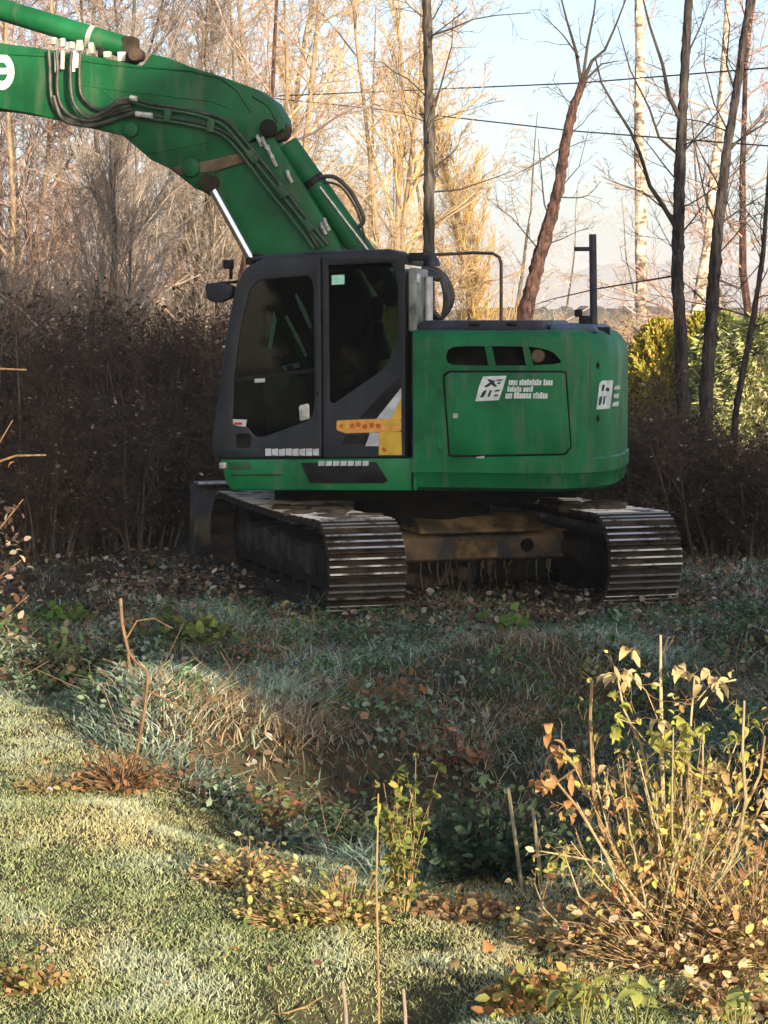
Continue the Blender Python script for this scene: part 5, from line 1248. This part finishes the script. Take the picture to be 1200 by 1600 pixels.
# leafy spire beside the tall stem
sp = tuft('leafy_spire', 'upright olive-leaved weed behind the tall thin stem', G(628, 1425), .10, .55, 16, M['stalk'], [(.17, .20, .05), (.24, .24, .07), (.13, .15, .04)], 520, .034, 217, 'weeds', .02)
b = Vector(P(592, 1640, 7.15)); b.z = gz1(b.x, 7.15)
tall = stems_thing('tall_stem', 'tall thin straw-coloured stem in the foreground centre', 'stalk', b, 7.15, [([(592, 1650), (592, 1560), (590, 1470), (588, 1380), (590, 1300), (591, 1240)], .0040, .0022)], M['stalk'])
for a, c in ((583, 1262), (580, 1275), (586, 1255), (581, 1312), (586, 1248)): put_leaf(tall, P(a + 8, c, 7.15) - b, .03, 'leaf_lime')
# bare sticks
for pix, lb in (([(816, 1392), (808, 1330), (800, 1275), (794, 1230)], 'bare pale stick left of the foreground shrub'), ([(846, 1395), (842, 1345), (836, 1295), (832, 1262)], 'second bare pale stick close to the foreground shrub')):
    b = G(*pix[0]); stems_thing('bare_stick', lb, 'stick', b, b.y, [([(pix[0][0], pix[0][1] + 8)] + pix[1:], .0085, .0065)], M['stalk_pale'])
for pix, lb in (([(542, 1620), (540, 1575), (535, 1532)], 'short grey stick at the bottom edge, left of the tall stem'), ([(634, 1620), (633, 1580), (630, 1545)], 'short grey stick at the bottom edge, right of the tall stem')):
    b = Vector(P(*pix[0], 7.3)); b.z = gz1(b.x, 7.3); stems_thing('bare_stick', lb, 'stick', b, 7.3, [([(pix[0][0], pix[0][1] + 40)] + pix, .0065, .005)], M['twig_grey'])
b = G(430, 1585); stems_thing('fallen_twig', 'thin twig lying on the lawn at the bottom', 'twig', b, b.y, [([(410, 1586), (450, 1582), (480, 1572), (505, 1556)], .004, .002), ([(470, 1576), (490, 1574)], .002, .001)], M['stalk'])

# ------------------------------------------------------------------ foreground shrub at the right
sb = G(1045, 1490); SY = sb.y
sh = empty('golden_shrub', sb); tag(sh, 'sunlit shrub with bare upright stems and golden leaves at the lower right', 'shrub')
ST = [([(925, 1062), (922, 1120), (925, 1180), (928, 1240), (938, 1290), (975, 1360), (1030, 1470)], .0095), ([(1032, 992), (1032, 1050), (1033, 1110), (1034, 1180), (1036, 1260), (1040, 1400), (1044, 1480)], .0085),
      ([(965, 1060), (975, 1110), (1000, 1160), (1020, 1240), (1036, 1330), (1044, 1470)], .006), ([(875, 1170), (900, 1200), (870, 1222), (905, 1265), (950, 1340), (1000, 1420), (1036, 1480)], .006),
      ([(1085, 1060), (1080, 1120), (1076, 1200), (1070, 1300), (1056, 1400), (1048, 1480)], .006), ([(1163, 1095), (1160, 1170), (1165, 1250), (1150, 1330), (1100, 1420), (1052, 1485)], .007), ([(1195, 1150), (1188, 1210), (1160, 1270), (1110, 1370), (1056, 1480)], .007),
      ([(1098, 1130), (1098, 1200), (1090, 1290), (1070, 1390), (1050, 1480)], .005), ([(985, 1180), (982, 1260), (1000, 1340), (1030, 1440), (1042, 1480)], .005), ([(1010, 1200), (1016, 1290), (1026, 1380), (1040, 1480)], .0045), ([(1052, 1200), (1050, 1300), (1046, 1400), (1044, 1480)], .006),
      ([(1120, 1240), (1100, 1320), (1075, 1400), (1050, 1480)], .0045), ([(1200, 1230), (1170, 1300), (1110, 1390), (1056, 1480)], .005), ([(950, 1200), (945, 1260), (960, 1330), (1010, 1420), (1040, 1485)], .0045), ([(1140, 1180), (1135, 1270), (1110, 1350), (1060, 1470)], .005),
      ([(900, 1300), (925, 1370), (985, 1440), (1036, 1490)], .0045), ([(880, 1330), (905, 1400), (960, 1450), (1030, 1490)], .004), ([(1025, 1240), (1030, 1340), (1040, 1470)], .004), ([(1066, 1180), (1062, 1300), (1050, 1470)], .004), ([(835, 1380), (850, 1420), (900, 1470)], .003),
      ([(845, 1330), (880, 1336), (935, 1346), (980, 1360)], .004), ([(1030, 1130), (1010, 1080), (975, 1045), (960, 1050)], .003), ([(1085, 1100), (1110, 1070), (1150, 1062)], .003), ([(1010, 1160), (985, 1130), (960, 1120)], .0025), ([(1090, 1200), (1096, 1150)], .0025)]
for k in range(64):
    bx_ = rr.uniform(1000, 1085); tx_ = bx_ + rr.uniform(-150, 150); ty_ = rr.uniform(1130, 1380)
    ST.append(([(tx_, ty_), (tx_ * .62 + bx_ * .38 + rr.uniform(-8, 8), ty_ * .62 + 1480 * .38), (tx_ * .25 + bx_ * .75 + rr.uniform(-6, 6), ty_ * .25 + 1480 * .75), (bx_, 1490)], rr.uniform(.0028, .0045)))
stem_pts = []
for k, (pix, r0) in enumerate(ST):
    off = rr.uniform(-.28, .28); n = len(pix)
    pts = [P(a, c, SY + off * (1 - i / (n - 1))) - sb for i, (a, c) in enumerate(pix)]
    mb = MB(); mb.tube([tuple(p) for p in pts], [r0 * .55 + r0 * .6 * i / (n - 1) for i in range(n)], 6); mb.build('stem', M['stalk_pale'] if k % 3 else M['stalk'], sh, smooth=True)
    stem_pts.append(pts)
ws = Wood(88)
for pts in stem_pts:
    ws.grow([np.array(tuple(p)) for p in pts[::-1]], .004, 0, [(6, (.06, .20), 42, .22, .03, 4, .35), (2, (.3, .6), 40, .2, .0, 2, .3)], .0012)
link('twigs', ws.crown_mesh('twigs'), M['stalk'], sh)
tp = np.array(ws.tips); tp = tp[ws.r.choice(len(tp), 620)] + ws.r.normal(0, .012, (620, 3))
link('small_leaves', leaf_mesh('small_leaves', tp, ws.r.uniform(.016, .036, 620), pick(ws.r, 620, [(.48, .42, .10), (.40, .42, .09), (.55, .42, .16), (.46, .27, .10), (.58, .50, .26)], (4, 4, 3, 2, 2), .18), ws.r, .6, .3), M['leaf'], sh)
def cluster(pts, m, n, size, spread=8, k=None):
    for _ in range(n):
        a, c = rr.choice(pts); off = rr.uniform(-.12, .12)
        put_leaf(sh, P(a + rr.gauss(0, spread), c + rr.gauss(0, spread), SY + off) - sb, size * rr.uniform(.7, 1.25), m, k=k)
cluster([(850, 1135), (858, 1150), (866, 1165), (872, 1180)], 'leaf_orange', 10, .05, 4)
cluster([(840, 1215), (850, 1222), (862, 1212), (890, 1190), (900, 1200)], 'leaf_orange', 16, .05, 6)
cluster([(880, 1180), (893, 1172)], 'leaf_lime', 6, .045, 5)
cluster([(985, 1016), (990, 1018)], 'leaf_cream', 5, .05, 3); cluster([(955, 1055), (975, 1050), (1000, 1048)], 'leaf_cream', 16, .05, 6)
cluster([(1070, 1048), (1095, 1045), (1120, 1058), (1150, 1058), (1118, 1080)], 'leaf_cream', 24, .05, 8)
cluster([(962, 1085), (966, 1105), (964, 1120), (966, 1140), (968, 1155)], 'leaf_lime', 16, .045, 5)
cluster([(1035, 1150), (1050, 1165), (1060, 1150), (1045, 1185), (1062, 1190), (1040, 1205), (1068, 1130)], 'leaf_lime', 46, .055, 10)
cluster([(1033, 1130), (1036, 1142)], 'leaf_cream', 6, .05, 4)
cluster([(1105, 1130), (1112, 1135)], 'leaf_lime', 4, .055, 5)
cluster([(1160, 1100), (1152, 1120), (1165, 1125), (1148, 1148), (1158, 1165), (1165, 1180)], 'leaf_lime', 22, .045, 6)
cluster([(1120, 1195), (1140, 1205), (1115, 1235), (1130, 1220)], 'leaf_gold', 18, .06, 10)
cluster([(980, 1205), (1000, 1215), (1012, 1235), (985, 1250)], 'leaf_orange', 14, .05, 9)
cluster([(1080, 1210), (1090, 1235), (1070, 1250)], 'leaf_gold', 12, .05, 9)
cluster([(1185, 1240), (1195, 1260), (1180, 1280)], 'leaf_cream', 12, .05, 9)
cluster([(885, 1255), (892, 1275), (880, 1262)], 'leaf_orange', 7, .04, 5)
cluster([(878, 1338), (890, 1345)], 'leaf_lime', 6, .05, 5)
cluster([(930, 1330), (950, 1300), (990, 1310), (1040, 1290), (1100, 1280), (1150, 1300), (1010, 1350)], 'leaf_gold', 26, .045, 18)
cluster([(930, 1370), (980, 1390), (1060, 1360), (1130, 1350), (1180, 1330), (900, 1400)], 'leaf_brown', 30, .05, 20)
cluster([(1042, 1300), (1048, 1310)], 'leaf_lime', 6, .06, 10)
cluster([(920, 1420), (990, 1400), (1080, 1390), (1150, 1380), (1190, 1400), (1040, 1420)], 'leaf_orange', 30, .042, 22)
cluster([(1000, 1260), (1060, 1250), (1110, 1260), (1160, 1230), (1190, 1190)], 'leaf_gold', 26, .04, 16)
cluster([(960, 1240), (1030, 1330), (1090, 1320), (1170, 1290)], 'leaf_cream', 22, .036, 18)
cluster([(t[0][0][0], t[0][0][1] + 20) for t in ST[-64:]], 'leaf_gold', 60, .034, 10)
cluster([(t[0][1][0], t[0][1][1]) for t in ST[-64:]], 'leaf_lime', 30, .034, 12)
cluster([(t[0][1][0], t[0][1][1]) for t in ST[-64:]], 'leaf_orange', 40, .032, 14)
# dry brush and dead leaves heaped around its foot
BR = [(.38, .25, .13), (.46, .33, .18), (.28, .18, .10), (.54, .42, .25), (.60, .50, .32), (.42, .39, .15), (.44, .26, .12)]
tuft('dry_brush', 'heap of dry brown brush under the golden shrub', G(1060, 1510), .42, .34, 220, M['stalk'], BR, 1000, .034, 221, 'brush', -.10, 'dry brush heaps', .003)
tuft('dry_brush', 'rust-coloured dry brush at the right edge beside the golden shrub', G(1180, 1500), .34, .44, 260, M['stalk'], BR, 1300, .034, 222, 'brush', -.10, 'dry brush heaps', .003)
tuft('dry_brush', 'low tan brush left of the golden shrub', G(910, 1480), .26, .22, 130, M['stalk'], BR + [(.40, .34, .16)], 520, .042, 223, 'brush', -.12, 'dry brush heaps', .0025)
tuft('dry_brush', 'brown leafy brush at the bottom right corner', G(1150, 1570), .36, .16, 120, M['stalk_brown'], BR, 1000, .034, 224, 'brush', -.12, 'dry brush heaps')
tuft('dry_brush', 'mixed olive and brown brush at the bottom, right of the shaded hollow', G(850, 1570), .26, .15, 110, M['stalk'], [(.28, .28, .08), (.36, .26, .09), (.30, .15, .06), (.22, .26, .06)], 760, .04, 225, 'brush', -.12, 'dry brush heaps')
tuft('dry_brush', 'thin brown brush along the lip of the ditch', G(720, 1425), .34, .12, 90, M['stalk'], [(.30, .19, .10), (.24, .14, .07), (.34, .27, .14)], 420, .036, 226, 'brush', -.14, 'dry brush heaps')
# broad fresh leaves at the bottom right
for px, py, hgt, n, lb in ((1000, 1600, .10, 8, 'broad bright green leaf plant at the bottom, right of centre'), (1152, 1606, .13, 11, 'broad bright green leaf plant at the bottom right corner'), (905, 1600, .09, 12, 'fresh green weed at the bottom below the brush'), (955, 1580, .08, 4, 'small pale green leaf plant beside the broad leaf plant')):
    b = Vector(P(px, py + 30, 7.0)); b.z = gz1(b.x, b.y); root = empty('broadleaf_plant', b); tag(root, lb, 'plant', 'broad-leaved plants at the bottom edge')
    for k in range(n):
        t = P(px + rr.uniform(-26, 26), py - 20 - rr.uniform(0, 40), 7.0 + rr.uniform(-.08, .08)) - b
        mb = MB(); mb.tube([(0, 0, -.03), (t.x * .6, t.y * .6, t.z * .6), tuple(t)], .0025, 5); mb.build('stem', M['stalk_green'], root)
        put_leaf(root, t, rr.uniform(.04, .085), 'leaf_green', pitch=rr.uniform(-.9, .6), k=rr.choice((1, 3)))
# single fallen leaves that catch the eye
for px, py, s_, m, lb in ((40, 1412, .045, 'leaf_brown', 'red-brown fallen leaf on the lawn near the left edge'), (757, 1512, .07, 'leaf_orange', 'large orange fallen leaf on the lawn right of the centre'), (706, 1532, .07, 'leaf_gold', 'curled golden fallen leaf left of the large orange leaf'), (375, 1512, .05, 'leaf_orange', 'pink-orange fallen leaf on the lawn left of the tall stem')):
    b = G(px, py); o = bpy.data.objects.new('fallen_leaf', LM[1]); col.objects.link(o); o.location = b + Vector((0, 0, .05)); o.rotation_euler = (.5, -.5, rr.uniform(0, 6)); o.scale = (s_, s_, s_); setmat(o, M[m]); tag(o, lb, 'leaf', 'single fallen leaves')
# twigs reaching in at the left edge
b = Vector((-2.55, 13.4, gz1(-2.55, 13.4)))
es_ = stems_thing('edge_shrub', 'brown twiggy shrub reaching in at the left edge', 'shrub', b, 13.4, [([(-120, 1110), (-90, 900), (-40, 760), (-5, 722), (25, 712), (72, 711)], .012, .005), ([(-120, 1110), (-80, 800), (-30, 600), (0, 576), (42, 578)], .010, .004), ([(-30, 745), (0, 690), (20, 656)], .006, .003), ([(-120, 1110), (-60, 940), (-20, 850), (20, 800), (36, 780)], .009, .003), ([(-120, 1110), (-50, 980), (0, 900), (40, 870)], .008, .003), ([(-120, 1110), (-40, 1000), (10, 960), (45, 930)], .008, .003)], M['stalk_brown'])
rq = np.random.default_rng(5); nl = 420
pp = np.array([tuple(P(rq.uniform(-110, 40) - abs(rq.normal(0, 8)), rq.uniform(790, 1010), 13.4 + rq.uniform(-.3, .3)) - b) for _ in range(nl)])
link('foliage', leaf_mesh('foliage', pp, rq.uniform(.03, .065, nl), pick(rq, nl, [(.10, .06, .045), (.15, .09, .065), (.30, .24, .19), (.07, .05, .035)]), rq), M['leaf'], es_)
for a, c in ((22, 722), (10, 845), (24, 860), (30, 868), (42, 886), (12, 795), (42, 925), (28, 930)): put_leaf(es_, P(a, c, 13.4) - b, .05, 'leaf_cream' if c > 750 else 'leaf_orange')

# ------------------------------------------------------------------ air
hb = MB(); hb.box((0, 1700, 38), (1840, 2100, 40.5))
hz = hb.build('haze', M['glass']); hz.data.materials.clear()
hm = bpy.data.materials.new('haze_air'); hm.use_nodes = True; hn = hm.node_tree; hn.nodes.remove(hn.nodes['Principled BSDF'])
pv = hn.nodes.new('ShaderNodeVolumePrincipled'); pv.inputs['Color'].default_value = (.86, .90, 1.0, 1); pv.inputs['Density'].default_value = .0004; pv.inputs['Anisotropy'].default_value = .0
hn.links.new(pv.outputs[0], hn.nodes['Material Output'].inputs['Volume']); hz.data.materials.append(hm)
tag(hz, 'thin pale morning haze over the garden and the field', 'haze', kind='stuff')
